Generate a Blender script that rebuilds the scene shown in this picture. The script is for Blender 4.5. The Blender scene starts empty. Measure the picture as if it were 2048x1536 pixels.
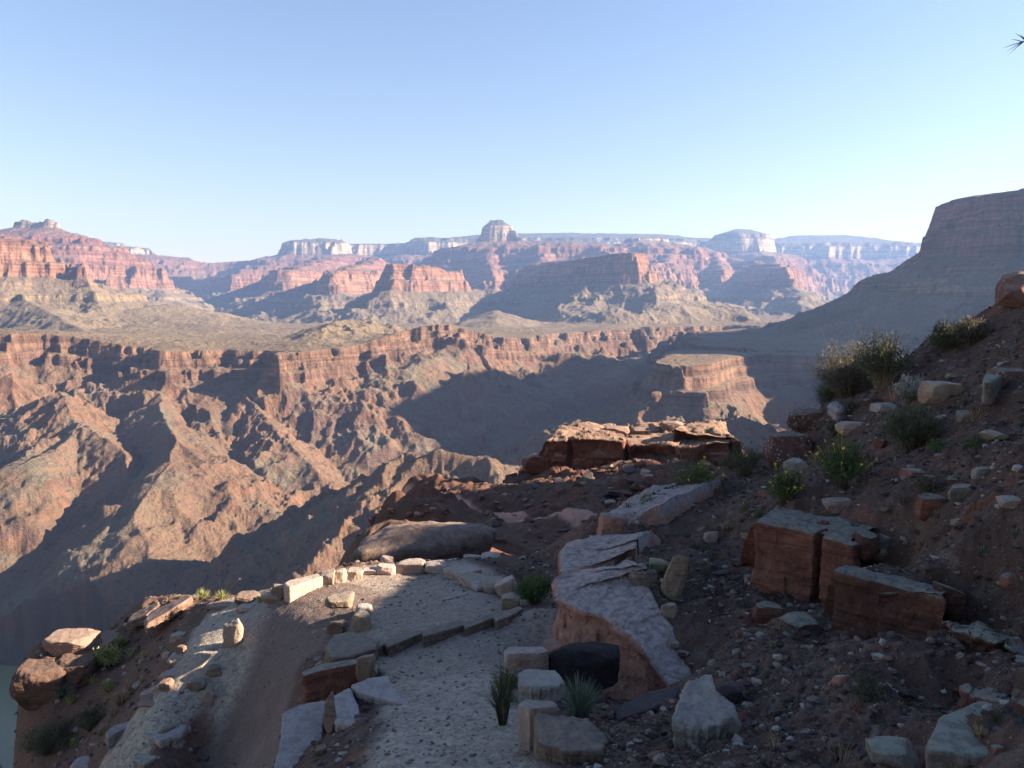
import bpy, math, random
import numpy as np
from mathutils import Vector

# ------------------------------------------------------------------ camera, sky, sun, exposure
scene = bpy.context.scene
COL = scene.collection
F = 1546.0                      # focal length in pixels of the 2048 px wide photograph
PITCH = math.radians(6.2)
SUN_EL, SUN_AZ = math.radians(22.0), math.radians(88.0)   # azimuth clockwise from +Y (the view direction)
EXPOSURE = 2.36
HAZE = 4.1e-5
cam_data = bpy.data.cameras.new("camera")
cam_data.sensor_width = 36.0
cam_data.lens = 36.0 * F / 2048.0
cam_data.clip_start = 0.1
cam_data.clip_end = 60000.0
cam = bpy.data.objects.new("camera", cam_data)
COL.objects.link(cam)
cam.location = (0, 0, 0)
cam.rotation_euler = (math.radians(90) - PITCH, 0, 0)
scene.camera = cam

world = bpy.data.worlds.new("World")
scene.world = world
world.use_nodes = True
wn = world.node_tree
for n in list(wn.nodes):
    wn.nodes.remove(n)
w_out = wn.nodes.new("ShaderNodeOutputWorld")
w_bg = wn.nodes.new("ShaderNodeBackground")
w_sky = wn.nodes.new("ShaderNodeTexSky")
w_sky.sky_type = 'NISHITA'
w_sky.sun_disc = False
w_sky.sun_elevation = SUN_EL
w_sky.sun_rotation = SUN_AZ
w_sky.altitude = 1200.0
w_sky.air_density = 1.7
w_sky.dust_density = 0.2
w_sky.ozone_density = 2.2
w_bg.inputs["Strength"].default_value = 0.051
w_tint = wn.nodes.new("ShaderNodeMix")          # trims the sky towards the photograph's soft blue
w_tint.data_type = 'RGBA'; w_tint.blend_type = 'MULTIPLY'
w_tint.inputs[0].default_value = 1.0
w_tint.inputs[7].default_value = (0.68, 0.65, 0.775, 1.0)
wn.links.new(w_sky.outputs[0], w_tint.inputs[6])
wn.links.new(w_tint.outputs[2], w_bg.inputs["Color"])
wn.links.new(w_bg.outputs[0], w_out.inputs["Surface"])

sun_data = bpy.data.lights.new("sun", 'SUN')
sun_data.energy = 5.0
sun_data.angle = math.radians(0.5)
sun_data.color = (1.0, 0.83, 0.64)
sun = bpy.data.objects.new("sun", sun_data)
COL.objects.link(sun)
sdir = Vector((math.cos(SUN_EL) * math.sin(SUN_AZ), math.cos(SUN_EL) * math.cos(SUN_AZ), math.sin(SUN_EL)))
sun.rotation_euler = sdir.to_track_quat('Z', 'Y').to_euler()
sun.location = (50, 0, 60)

scene.view_settings.view_transform = 'Standard'
scene.view_settings.look = 'None'
scene.view_settings.exposure = EXPOSURE
scene.view_settings.gamma = 1.0
scene.view_settings.use_curve_mapping = False
scene.cycles.max_bounces = 6
scene.cycles.volume_bounces = 1
scene.cycles.diffuse_bounces = 1
scene.cycles.glossy_bounces = 2

SINP, COSP = math.sin(PITCH), math.cos(PITCH)


def ray(px, py):
    a = (768.0 - py) / F
    dy = COSP + a * SINP
    return (px - 1024.0) / F / dy, (-SINP + a * COSP) / dy


def at(px, py, D):
    """world point seen at pixel (px, py) of the 2048x1536 photograph, D metres ahead"""
    u, t = ray(px, py)
    return (u * D, D, t * D)


# ------------------------------------------------------------------ noise
def _hash(ix, iy, seed):
    h = (ix.astype(np.int64) * 374761393 + iy.astype(np.int64) * 668265263 + seed * 2147483647) & 0xffffffff
    h = ((h ^ (h >> 13)) * 1274126177) & 0xffffffff
    h = h ^ (h >> 16)
    return (h & 0xffff).astype(np.float32) / 65535.0


def vnoise(x, y, seed=0):
    """smooth value noise in -1..1"""
    ix = np.floor(x); iy = np.floor(y)
    fx = (x - ix).astype(np.float32); fy = (y - iy).astype(np.float32)
    ix = ix.astype(np.int64); iy = iy.astype(np.int64)
    fx = fx * fx * fx * (fx * (fx * 6 - 15) + 10)
    fy = fy * fy * fy * (fy * (fy * 6 - 15) + 10)
    a = _hash(ix, iy, seed); b = _hash(ix + 1, iy, seed)
    c = _hash(ix, iy + 1, seed); d = _hash(ix + 1, iy + 1, seed)
    return ((a + (b - a) * fx) * (1 - fy) + (c + (d - c) * fx) * fy) * 2 - 1


def fbm(x, y, scale, octaves=5, seed=0, gain=0.5):
    s = 0.0; amp = 1.0; tot = 0.0
    x = x / scale; y = y / scale
    for o in range(octaves):
        s = s + amp * vnoise(x + 17.3 * o, y - 9.1 * o, seed + o * 7)
        tot += amp
        amp *= gain
        x, y = (x * 1.6 + y * 1.2), (y * 1.6 - x * 1.2)
    return s / tot


def ridged(x, y, scale, octaves=5, seed=0, gain=0.5):
    s = 0.0; amp = 1.0; tot = 0.0
    x = x / scale; y = y / scale
    for o in range(octaves):
        s = s + amp * (1 - 2.2 * np.abs(vnoise(x + 7.3 * o, y - 5.1 * o, seed + o * 7)))
        tot += amp
        amp *= gain
        x, y = (x * 1.6 + y * 1.2), (y * 1.6 - x * 1.2)
    return s / tot


def sstep(a, b, x):
    t = np.clip((x - a) / (b - a), 0, 1)
    return t * t * (3 - 2 * t)


def tag(o, label=None, cat=None, group=None, kind=None):
    if label: o["label"] = label
    if cat: o["category"] = cat
    if group: o["group"] = group
    if kind: o["kind"] = kind
    return o


def mesh_np(name, verts, faces, mat=None, parent=None, smooth=True, loc=None):
    """verts (n,3) array, faces (m,k) int array with one k (3 or 4)"""
    me = bpy.data.meshes.new(name)
    verts = np.ascontiguousarray(verts, dtype=np.float32)
    faces = np.ascontiguousarray(faces, dtype=np.int32)
    m, k = faces.shape
    me.vertices.add(len(verts)); me.vertices.foreach_set("co", verts.ravel())
    me.loops.add(m * k); me.loops.foreach_set("vertex_index", faces.ravel())
    me.polygons.add(m); me.polygons.foreach_set("loop_start", np.arange(0, m * k, k, dtype=np.int32))
    me.polygons.foreach_set("loop_total", np.full(m, k, dtype=np.int32))
    me.polygons.foreach_set("use_smooth", np.full(m, smooth, dtype=bool))
    me.update(calc_edges=True)
    if mat: me.materials.append(mat)
    o = bpy.data.objects.new(name, me)
    COL.objects.link(o)
    if parent: o.parent = parent
    if loc is not None: o.location = loc
    return o


def grid_faces(nr, nc):
    i = np.arange(nr * nc, dtype=np.int32).reshape(nr, nc)
    return np.stack([i[:-1, :-1], i[:-1, 1:], i[1:, 1:], i[1:, :-1]], axis=-1).reshape(-1, 4)


def vattr(o, name, arr):
    a = o.data.attributes.new(name, 'FLOAT', 'POINT')
    a.data.foreach_set("value", np.ascontiguousarray(arr, dtype=np.float32))


# ------------------------------------------------------------------ shader helpers
class NT:
    def __init__(self, name):
        self.mat = bpy.data.materials.new(name)
        self.mat.use_nodes = True
        self.t = self.mat.node_tree
        self.b = self.t.nodes["Principled BSDF"]
        self.b.inputs["Roughness"].default_value = 0.92
        self.b.inputs["Specular IOR Level"].default_value = 0.2

    def n(self, kind, **kw):
        nd = self.t.nodes.new(kind)
        for k, v in kw.items():
            setattr(nd, k, v)
        return nd

    def put(self, sock, v):
        if isinstance(v, bpy.types.NodeSocket):
            self.t.links.new(v, sock)
        elif v is not None:
            if sock.type == 'RGBA' and not isinstance(v, (int, float)) and len(v) == 3:
                v = (*v, 1.0)
            sock.default_value = v

    def math(self, op, a, b=None, c=None, clamp=False):
        nd = self.n("ShaderNodeMath", operation=op, use_clamp=clamp)
        self.put(nd.inputs[0], a)
        if b is not None: self.put(nd.inputs[1], b)
        if c is not None: self.put(nd.inputs[2], c)
        return nd.outputs[0]

    def mix(self, f, a, b, mode='MIX'):
        nd = self.n("ShaderNodeMix", data_type='RGBA', blend_type=mode)
        self.put(nd.inputs[0], f); self.put(nd.inputs[6], a); self.put(nd.inputs[7], b)
        return nd.outputs[2]

    def noise(self, vec, scale, detail=6, rough=0.6, dist=0.0):
        nd = self.n("ShaderNodeTexNoise")
        self.put(nd.inputs["Vector"], vec)
        nd.inputs["Scale"].default_value = scale
        nd.inputs["Detail"].default_value = detail
        nd.inputs["Roughness"].default_value = rough
        nd.inputs["Distortion"].default_value = dist
        return nd.outputs[0]

    def voro(self, vec, scale, feature='F1', rnd=1.0):
        nd = self.n("ShaderNodeTexVoronoi", feature=feature)
        self.put(nd.inputs["Vector"], vec)
        nd.inputs["Scale"].default_value = scale
        nd.inputs["Randomness"].default_value = rnd
        return nd.outputs[0]

    def mapr(self, v, a, b, c=0.0, d=1.0, smooth=True):
        nd = self.n("ShaderNodeMapRange", interpolation_type='SMOOTHSTEP' if smooth else 'LINEAR')
        self.put(nd.inputs[0], v)
        for i, q in zip((1, 2, 3, 4), (a, b, c, d)):
            nd.inputs[i].default_value = q
        return nd.outputs[0]

    def ramp(self, v, stops, interp='LINEAR'):
        nd = self.n("ShaderNodeValToRGB")
        cr = nd.color_ramp
        cr.interpolation = interp
        while len(cr.elements) < len(stops):
            cr.elements.new(0.5)
        for e, (p, c) in zip(cr.elements, stops):
            e.position = p
            e.color = (*c, 1.0)
        self.put(nd.inputs[0], v)
        return nd.outputs[0]

    def scaled(self, vec, s):
        nd = self.n("ShaderNodeVectorMath", operation='MULTIPLY')
        self.put(nd.inputs[0], vec)
        nd.inputs[1].default_value = s
        return nd.outputs[0]

    def pos(self):
        return self.n("ShaderNodeNewGeometry").outputs["Position"]

    def bump(self, h, strength, dist, normal=None):
        nd = self.n("ShaderNodeBump")
        nd.inputs["Strength"].default_value = strength
        nd.inputs["Distance"].default_value = dist
        self.put(nd.inputs["Height"], h)
        if normal is not None: self.put(nd.inputs["Normal"], normal)
        return nd.outputs[0]

    def done(self, color, normal=None, rough=None):
        self.put(self.b.inputs["Base Color"], color)
        if normal is not None: self.put(self.b.inputs["Normal"], normal)
        if rough is not None: self.put(self.b.inputs["Roughness"], rough)
        return self.mat
NCOL, NR = 1150, (140, 420, 300, 360, 160)

# ================================================================== THE CANYON
# rock layers, metres relative to the camera: (top elevation, steepness of that layer)
LAYERS = [(-600, 1.0), (-190, 1.0), (-168, 5.0), (-162, 0.5), (-146, 7.0), (-142, 0.6), (-125, 7.0), (-112, 0.12), (-2, 0.85), (20, 5.0), (60, 0.9), (72, 3.0), (100, 1.0), (165, 7.0), (170, 0.8), (268, 7.0),
          (280, 0.4), (318, 4.5), (335, 0.8), (372, 4.5), (392, 0.8), (425, 4.5), (446, 0.7), (490, 4.5), (590, 0.8),
          (745, 6.5), (785, 1.0), (812, 4.0), (900, 0.35), (1100, 0.5)]
_z = [LAYERS[0][0]]; _h = [-600.0]
for _t, _s in LAYERS[1:]:
    _h.append(_h[-1] + (_t - _z[-1]) / _s)
    _z.append(_t)
LZ, LH = np.array(_z, float), np.array(_h, float)


def z_of(h): return np.interp(h, LH, LZ)


def h_of(z): return np.interp(z, LZ, LH)


H_RIM = float(h_of(-125)); H_BENCH = float(h_of(-118))
UPS = [  # gentle folds of the strata: centre x, y, radius x, radius y, metres
    (-185, 2060, 150, 330, 72), (-1230, 1880, 260, 330, 46),
    (at(1400, 0, 1500)[0], 1480, 350, 260, 8), (1600, 2650, 480, 520, 64), (-700, 5000, 800, 900, -52), (-1500, 5900, 700, 900, -45)]


def uplift(x, y):
    u = 0.0
    for cx, cy, rx, ry, a in UPS:
        u = u + a * np.exp(-((x - cx) / rx) ** 2 - ((y - cy) / ry) ** 2)
    return u


def raw(x, y, z):
    t = z / y
    a = (t * COSP + SINP) / (COSP - t * SINP)
    return (1024 + F * x / y * (COSP + a * SINP), 768 - a * F, y)


# ridges: name, slope of the layer-space falloff, half width of the flat crest, [(px, py, distance)]
RIDGES = [
    ("rim", 0.34, 260, [(-300, 500, 10800), (100, 492, 10600), (200, 486, 10400), (255, 497, 10300), (300, 512, 10200)]),
    ("rim", 0.40, 60, [(300, 514, 10300), (330, 535, 10200), (385, 552, 10000), (430, 527, 10300), (520, 520, 10600), (590, 508, 10600)]),
    ("rim", 0.40, 160, [(602, 482, 10500), (650, 479, 10500), (700, 489, 10600), (780, 489, 10700), (830, 487, 10600)]),
    ("rim", 0.40, 20, [(840, 482, 10500), (860, 474, 10500), (876, 488, 10500), (890, 503, 10600), (960, 500, 11000)]),
    ("rim", 0.38, 250, [(1000, 470, 11500), (1120, 469, 11500), (1200, 470, 11500), (1300, 471, 11600), (1370, 478, 11700), (1430, 492, 11800)]),
    ("far_temple", 0.42, 10, [(1400, 489, 10200), (1440, 478, 10100), (1500, 474, 9900), (1535, 481, 9800)]),
    ("far_temple", 1.0, 30, [(1476, 458, 9950), (1496, 459, 9930)]),
    ("far_temple", 0.42, 0, [(1515, 472, 9850), (1530, 510, 9000), (1590, 560, 8400)]),
    ("far_rim", 0.42, 120, [(1535, 480, 12500), (1600, 472, 12500), (1680, 471, 12500), (1735, 488, 12300), (1785, 505, 12000), (1840, 520, 11800), (2000, 540, 11800)]),
    ("far_rim", 0.42, 0, [(1600, 475, 12400), (1650, 540, 10600)]),
    ("far_rim", 0.42, 0, [(1740, 488, 12300), (1740, 540, 10800), (1790, 560, 10200)]),
    # red terraces below the rim
    ("red_mesa", 0.42, 80, [(700, 508, 9800), (640, 521, 8700), (590, 535, 7300), (565, 541, 6800)]),
    ("red_mesa", 0.40, 60, [(560, 522, 9200), (500, 540, 8600)]),
    ("red_mesa", 0.44, 55, [(750, 515, 7900), (720, 530, 7000), (690, 538, 6100), (664, 544, 5700)]),
    ("red_mesa", 0.40, 60, [(240, 520, 9800), (330, 550, 9300), (400, 560, 8900), (470, 552, 8800), (560, 545, 8600)]),
    ("orange_butte", 0.46, 30, [(782, 528, 4750), (850, 536, 4900), (915, 545, 5150)]),
    # the temple
    ("temple", 0.80, 22, [(988, 440, 8000), (1006, 440, 8000)]),
    ("temple", 0.70, 6, [(1006, 443, 8000), (1026, 458, 7950), (1044, 474, 7900)]),
    ("temple", 0.36, 30, [(1000, 480, 8000), (940, 489, 8200), (900, 505, 8400), (868, 519, 8500)]),
    ("temple", 0.38, 70, [(1000, 480, 8000), (1060, 483, 7900), (1190, 485, 7700), (1225, 497, 7800), (1270, 478, 8000), (1325, 478, 8100)]),
    ("temple", 0.38, 40, [(1325, 478, 8100), (1385, 493, 8300), (1430, 503, 8300), (1480, 520, 8100), (1560, 531, 6700)]),
    ("temple", 0.42, 20, [(985, 483, 7900), (975, 520, 7300), (985, 542, 6900)]),
    ("temple", 0.42, 25, [(1090, 486, 7800), (1085, 515, 7200), (1080, 541, 6900)]),
    ("temple", 0.42, 25, [(1325, 480, 8000), (1340, 520, 7300), (1300, 532, 6600)]),
    ("temple", 0.42, 20, [(1430, 503, 8200), (1450, 541, 6900)]),
    ("temple", 0.42, 10, [(1560, 531, 6700), (1580, 555, 6200), (1610, 590, 5800)]),
    ("shaded_butte", 0.40, 60, [(1080, 529, 6300), (1180, 516, 5200), (1258, 507, 4540)]),
    # left temple and bluff
    ("left_temple", 0.8, 26, [(38, 446, 6500), (50, 441, 6500), (66, 446, 6500), (90, 447, 6500), (103, 441, 6500), (112, 450, 6500)]),
    ("left_temple", 0.36, 20, [(-200, 480, 6500), (0, 462, 6500), (40, 455, 6500), (105, 459, 6500), (130, 470, 6550), (170, 486, 6700), (230, 512, 7000), (290, 538, 7300)]),
    ("left_temple", 0.42, 25, [(170, 486, 6700), (190, 520, 6400), (215, 538, 6300)]),
    ("left_temple", 0.42, 25, [(230, 512, 7000), (300, 545, 6700), (325, 590, 6100)]),
    ("left_bluff", 0.40, 90, [(-500, 470, 3200), (-120, 474, 3300), (45, 483, 3540)]),
    ("left_bluff", 0.36, 5, [(45, 484, 3540), (140, 575, 3600), (250, 612, 3700), (330, 640, 3500)]),
    ("left_bluff", 0.42, 5, [(20, 580, 3300), (100, 625, 2900), (160, 660, 2600)]),
    # right butte
    ("right_butte", 0.44, 14, [(1894, 411, 2770), (1962, 391, 2480), (2054, 377, 2300)]),
    ("right_butte", 0.44, 40, [(1965, 411, 2800), (2200, 390, 2560), (2500, 375, 2380)]),
    ("right_butte", 0.9, 70, [raw(1370, 1270, 225), raw(1330, 1100, 240), raw(1290, 900, 250), raw(1250, 700, 260)]),  # unseen ridge out of frame, added to cast shade into the gorge
    ("right_butte", 0.9, 10, [raw(1570, 1790, 500), raw(1620, 2000, 520), raw(1720, 2240, 520)]),  # unseen high crest off frame, added as shadow caster for the middle valley
    ("right_butte", 0.38, 5, [(1905, 470, 2780), (1790, 550, 2700), (1700, 602, 2600), (1590, 655, 2450), (1490, 690, 2330)]),
    ("platform", 1.1, 52, [raw(322, 1440, -117), raw(375, 1560, -117), raw(450, 1760, -117)]),
    ("gorge", 0.62, 6, [raw(345, 1365, -212), raw(330, 1250, -240), raw(350, 1120, -300)]),
    ("gorge", 0.62, 0, [raw(400, 1400, -200), raw(420, 1250, -260), raw(400, 1080, -330)]),
    ("platform", 0.40, 8, [(1850, 600, 1750), (1880, 612, 1820)]),
    ("platform", 0.36, 5, [(1735, 655, 1500), (1760, 652, 1560)]),
    # low hills on the platforms
    ("platform", 0.42, 8, [(610, 668, 2350), (690, 642, 2320), (752, 624, 2300), (815, 634, 2380)]),
    ("platform", 0.25, 12, [(300, 650, 3000), (340, 640, 3100), (420, 652, 3000), (470, 660, 2900)]),
    ("platform", 0.25, 8, [(400, 640, 3600), (465, 631, 3700), (500, 645, 3700)]),
    ("platform", 0.25, 15, [(200, 632, 3300), (330, 608, 3700), (360, 625, 3700)]),
    ("platform", 0.28, 10, [(1000, 622, 3800), (990, 640, 3300)]),
    ("platform", 0.28, 10, [(1210, 611, 4100), (1260, 625, 3700), (1330, 645, 3400)]),
    ("platform", 0.30, 10, [(1320, 598, 4300), (1400, 612, 4600), (1480, 625, 4800)]),
    ("platform", 0.30, 8, [(1450, 590, 5600), (1560, 602, 5600), (1610, 618, 5600)]),
    # spurs inside the gorge
    ("gorge", 0.62, 0, [(560, 752, 1900), (610, 768, 1820), (700, 800, 1760), (800, 855, 1700), (862, 912, 1640)]),
    ("gorge", 0.66, 0, [(455, 752, 1880), (500, 800, 1720), (560, 860, 1590), (640, 950, 1450)]),
    ("gorge", 0.70, 0, [(300, 754, 1860), (345, 880, 1400), (330, 930, 1300), (300, 975, 1220), (262, 1045, 1120), (300, 1130, 1010), (345, 1200, 940)]),
    ("gorge", 0.70, 0, [(300, 975, 1220), (370, 1040, 1170), (440, 1130, 1100)]),
    ("gorge", 0.62, 0, [(345, 880, 1400), (440, 960, 1310), (530, 1020, 1260)]),
    ("gorge", 0.60, 0, [(110, 770, 1600), (150, 850, 1500), (100, 900, 1400), (0, 940, 1300)]),
    ("gorge", 0.60, 0, [(150, 850, 1500), (230, 895, 1420), (240, 940, 1350)]),
    ("gorge", 0.62, 0, [(720, 750, 1950), (760, 760, 1900), (830, 790, 1850), (1000, 830, 1900)]),
    ("gorge", 0.62, 0, [(950, 738, 2200), (1030, 755, 2100), (1080, 800, 2000)]),
    ("gorge", 0.60, 4, [(1075, 712, 2450), (1150, 712, 2450), (1215, 722, 2400), (1258, 742, 2250)]),
    ("gorge", 0.62, 0, [(790, 968, 910), (830, 925, 950), (872, 911, 965), (930, 918, 960), (980, 926, 945), (1010, 960, 900)]),
    ("gorge", 0.60, 0, [(868, 914, 965), (760, 990, 900), (690, 1060, 840), (640, 1130, 780)]),
    ("gorge", 0.62, 0, [(1100, 872, 1280), (1140, 834, 1370), (1190, 821, 1400), (1225, 845, 1360)]),
    ("gorge", 0.55, 0, [(1190, 824, 1400), (1270, 818, 1400), (1330, 802, 1490)]),
    ("gorge", 0.75, 0, [(1440, 800, 1490), (1490, 832, 1330), (1515, 890, 1150)]),
    ("gorge", 0.75, 0, [(1330, 800, 1500), (1340, 850, 1290), (1400, 900, 1150)]),
]
# gorge and side-canyon axes: slope, [(x, y, floor elevation)]
AXES = [
    (0.46, [(-2600, 1250, -500), (-1100, 1000, -500), (-600, 925, -500), (-330, 640, -500), (60, 350, -500), (900, 200, -480)]),
    (0.50, [(-560, 940, -498), (-372, 1250, -478), (-325, 1338, -452), (-246, 1441, -425), (-120, 1600, -395), (40, 1750, -350), (170, 1900, -330)]),
    (0.37, [(170, 1900, -330), (315, 2080, -330), (495, 2480, -330), (720, 2900, -330), (1050, 3500, -320), (1650, 4500, -310), (2700, 5600, -300)]),
    (0.55, [(-640, 960, -490), (-860, 1080, -495), (-910, 1300, -450), (-1040, 1520, -340)]),
    (0.55, [(-3600, 5900, -290), (-1800, 5000, -300), (-800, 4650, -310), (100, 4450, -320), (800, 4000, -320), (1050, 3500, -320)]),
    (0.62, [(-410, 1320, -440), (-560, 1500, -330), (-640, 1680, -260)]),
    (0.60, [(-120, 1600, -395), (-230, 1800, -300), (-120, 2050, -260), (20, 2150, -240)]),
    (0.62, [(40, 600, -480), (200, 820, -450), (420, 980, -430), (650, 1150, -390), (1000, 1260, -350), (1600, 1280, -330)]),
    (0.75, [(640, 1180, -390), (590, 1330, -340), (570, 1480, -290)]),
    (0.75, [(500, 2330, -290), (330, 2700, -200), (250, 3000, -150)]),
    (0.75, [(900, 2850, -270), (760, 3300, -190)]),
]


def seg_field(X, Y, pts, width=0.0):
    """distance to a polyline and the value carried along it: returns (dist, val) of nearest segments stacked"""
    for (x0, y0, v0), (x1, y1, v1) in zip(pts[:-1], pts[1:]):
        dx, dy = x1 - x0, y1 - y0
        t = np.clip(((X - x0) * dx + (Y - y0) * dy) / (dx * dx + dy * dy), 0, 1)
        d = np.sqrt((X - x0 - t * dx) ** 2 + (Y - y0 - t * dy) ** 2)
        yield np.maximum(d - width, 0), v0 + (v1 - v0) * t


CLASSES = ["platform", "gorge", "rim", "far_rim", "far_temple", "red_mesa", "orange_butte", "temple", "shaded_butte", "left_temple", "left_bluff", "right_butte"]


def canyon(X, Y):
    R = np.sqrt(X * X + Y * Y)
    far = sstep(1500, 5000, R)
    ws = 1.0 + far * 0.9
    wx = 60 * fbm(X, Y, 420, 4, 11) * ws; wy = 60 * fbm(X, Y, 420, 4, 23) * ws
    Xw = X + wx + 14 * fbm(X, Y, 70, 3, 31); Yw = Y + wy + 14 * fbm(X, Y, 70, 3, 37)
    U = uplift(X, Y)
    n1 = ridged(X, Y, 520, 6, 51, 0.55)
    n2 = fbm(X, Y, 160, 5, 61)
    # platform with gentle relief
    H = H_BENCH + 38 + 30 * fbm(X, Y, 500, 4, 41) + 50 * sstep(6500, 9500, R)
    cls = np.zeros(X.shape, np.int8)
    # cut the gorges
    G = np.full(X.shape, 1e5, np.float32); dmin = np.full(X.shape, 1e5, np.float32)
    for s, pts in AXES:
        for d, v in seg_field(Xw, Yw, pts):
            g = v + s * (0.66 * d + 0.52 * np.maximum(d - 220, 0))
            dmin = np.where(g < G, d, dmin)
            G = np.minimum(G, g)
    driv = np.full(X.shape, 1e5, np.float32)
    for d, v in seg_field(X, Y, AXES[0][1]):
        driv = np.minimum(driv, d)
    gul = ridged(X, Y, 230, 5, 71, 0.48)
    G = G + np.clip(dmin / 250, 0, 1) * (50 * gul + 18 * n2) + 16 * fbm(X, Y, 75, 3, 301) * sstep(-330, -230, G) + np.clip(dmin / 160, 0, 1) * 15 * ridged(X, Y, 95, 4, 303, 0.55)
    for name, s, w, pp in RIDGES:                 # low hills stand on the bench, the gorge cuts through them
        if name != "platform" or s > 1: continue
        pts = [(x, y, float(h_of(z))) for x, y, z in (at(*p) for p in pp)]
        for d, v in seg_field(X + 0.35 * (Xw - X), Y + 0.35 * (Yw - Y), pts, w):
            H = np.maximum(H, v - s * d + np.clip(d / 220, 0, 1) * 34 * n1 + 3 * n2)
    cls = np.where(G < H, 1, 0).astype(np.int8)
    H = np.minimum(H, G)
    r95 = ridged(X, Y, 95, 4, 303, 0.55)
    for name, s, w, pp in RIDGES:
        if name == "platform" and s < 1: continue
        pts = []
        gorge = name == "gorge"
        for (px, py, D) in pp:
            x, y, z = at(px, py, D)
            u = float(uplift(np.array(x), np.array(y)))
            pts.append((x, y, float(h_of(z - u))))
        xs = [p[0] for p in pts]; ys = [p[1] for p in pts]
        reach = (max(p[2] for p in pts) + 620) / s if gorge else (max(p[2] for p in pts) + 420) / s + 200
        m = (X > min(xs) - reach - w) & (X < max(xs) + reach + w) & (Y > min(ys) - reach - w) & (Y < max(ys) + reach + w)
        if not m.any(): continue
        k = 0.35 if not gorge else 0.45
        hx = (X + (Xw - X) * k)[m]; hy = (Y + (Yw - Y) * k)[m]
        ci = CLASSES.index(name)
        best = np.full(hx.shape, -1e5, np.float32)
        for d, v in seg_field(hx, hy, pts, w):
            # buttresses and alcoves grow away from the crest
            if gorge:
                amp = np.clip(d / 90, 0, 1)
                hh = v - s * d + amp * 30 * gul[m] + np.clip(d / 25, 0.15, 1) * 9 * n2[m] + np.clip(d / 50, 0.1, 1) * 16 * r95[m]
            else:
                amp = np.clip(d / 220, 0.0, 1)
                hh = v - s * d + amp * 70 * n1[m] + np.clip(d / 60, 0.12, 1) * 12 * n2[m] + np.clip(d / 45, 0.05, 1) * 11 * r95[m]
            best = np.maximum(best, hh)
        cur = H[m]
        up = best > cur
        H[m] = np.where(up, best, cur)
        c = cls[m]
        c[up & (best > (H_RIM + 60 if not gorge else -1e4))] = ci
        cls[m] = c
    fine = fbm(X, Y, 38, 4, 81)
    nr_ = sstep(1300, 1000, R)
    fr = ridged(X, Y, 46, 5, 91, 0.6)
    Z = z_of(H + fine * 4) + U
    gm = sstep(-150, -215, Z)         # schist: craggy
    Z = Z + gm * (2.5 + 11 * sstep(-0.3, 0.4, fbm(X, Y, 190, 3, 97))) * (fr + 0.2 * fine) * np.clip(dmin / 60, 0.0, 1) + (1 - gm) * 1.6 * fr
    Z = Z + nr_ * gm * 7 * ridged(X, Y, 55, 5, 311, 0.6)
    # layered ledges in the cliff makers, small
    Zl = Z - U
    Z = Z + 1.5 * np.sin(Zl * 0.55 + 2 * n2) * (1 - gm) * sstep(3000, 1500, R) * 0.6
    bench = sstep(-135, -118, Zl) * sstep(40, -60, Zl)
    Z = Z + bench * (13 * fbm(X, Y, 420, 4, 201) + 5 * ridged(X, Y, 130, 4, 211, 0.5)) * sstep(-124, -112, Zl)
    Z = np.maximum(Z, -512)
    Z = np.where(driv < 78, np.minimum(Z, -506), Z)
    return Z, U, cls


def fan(us, ys, apex=0.0):
    Yg, Ug = np.meshgrid(ys, us, indexing='ij')
    return (Ug * (Yg + apex)).astype(np.float64), Yg.astype(np.float64)


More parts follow.
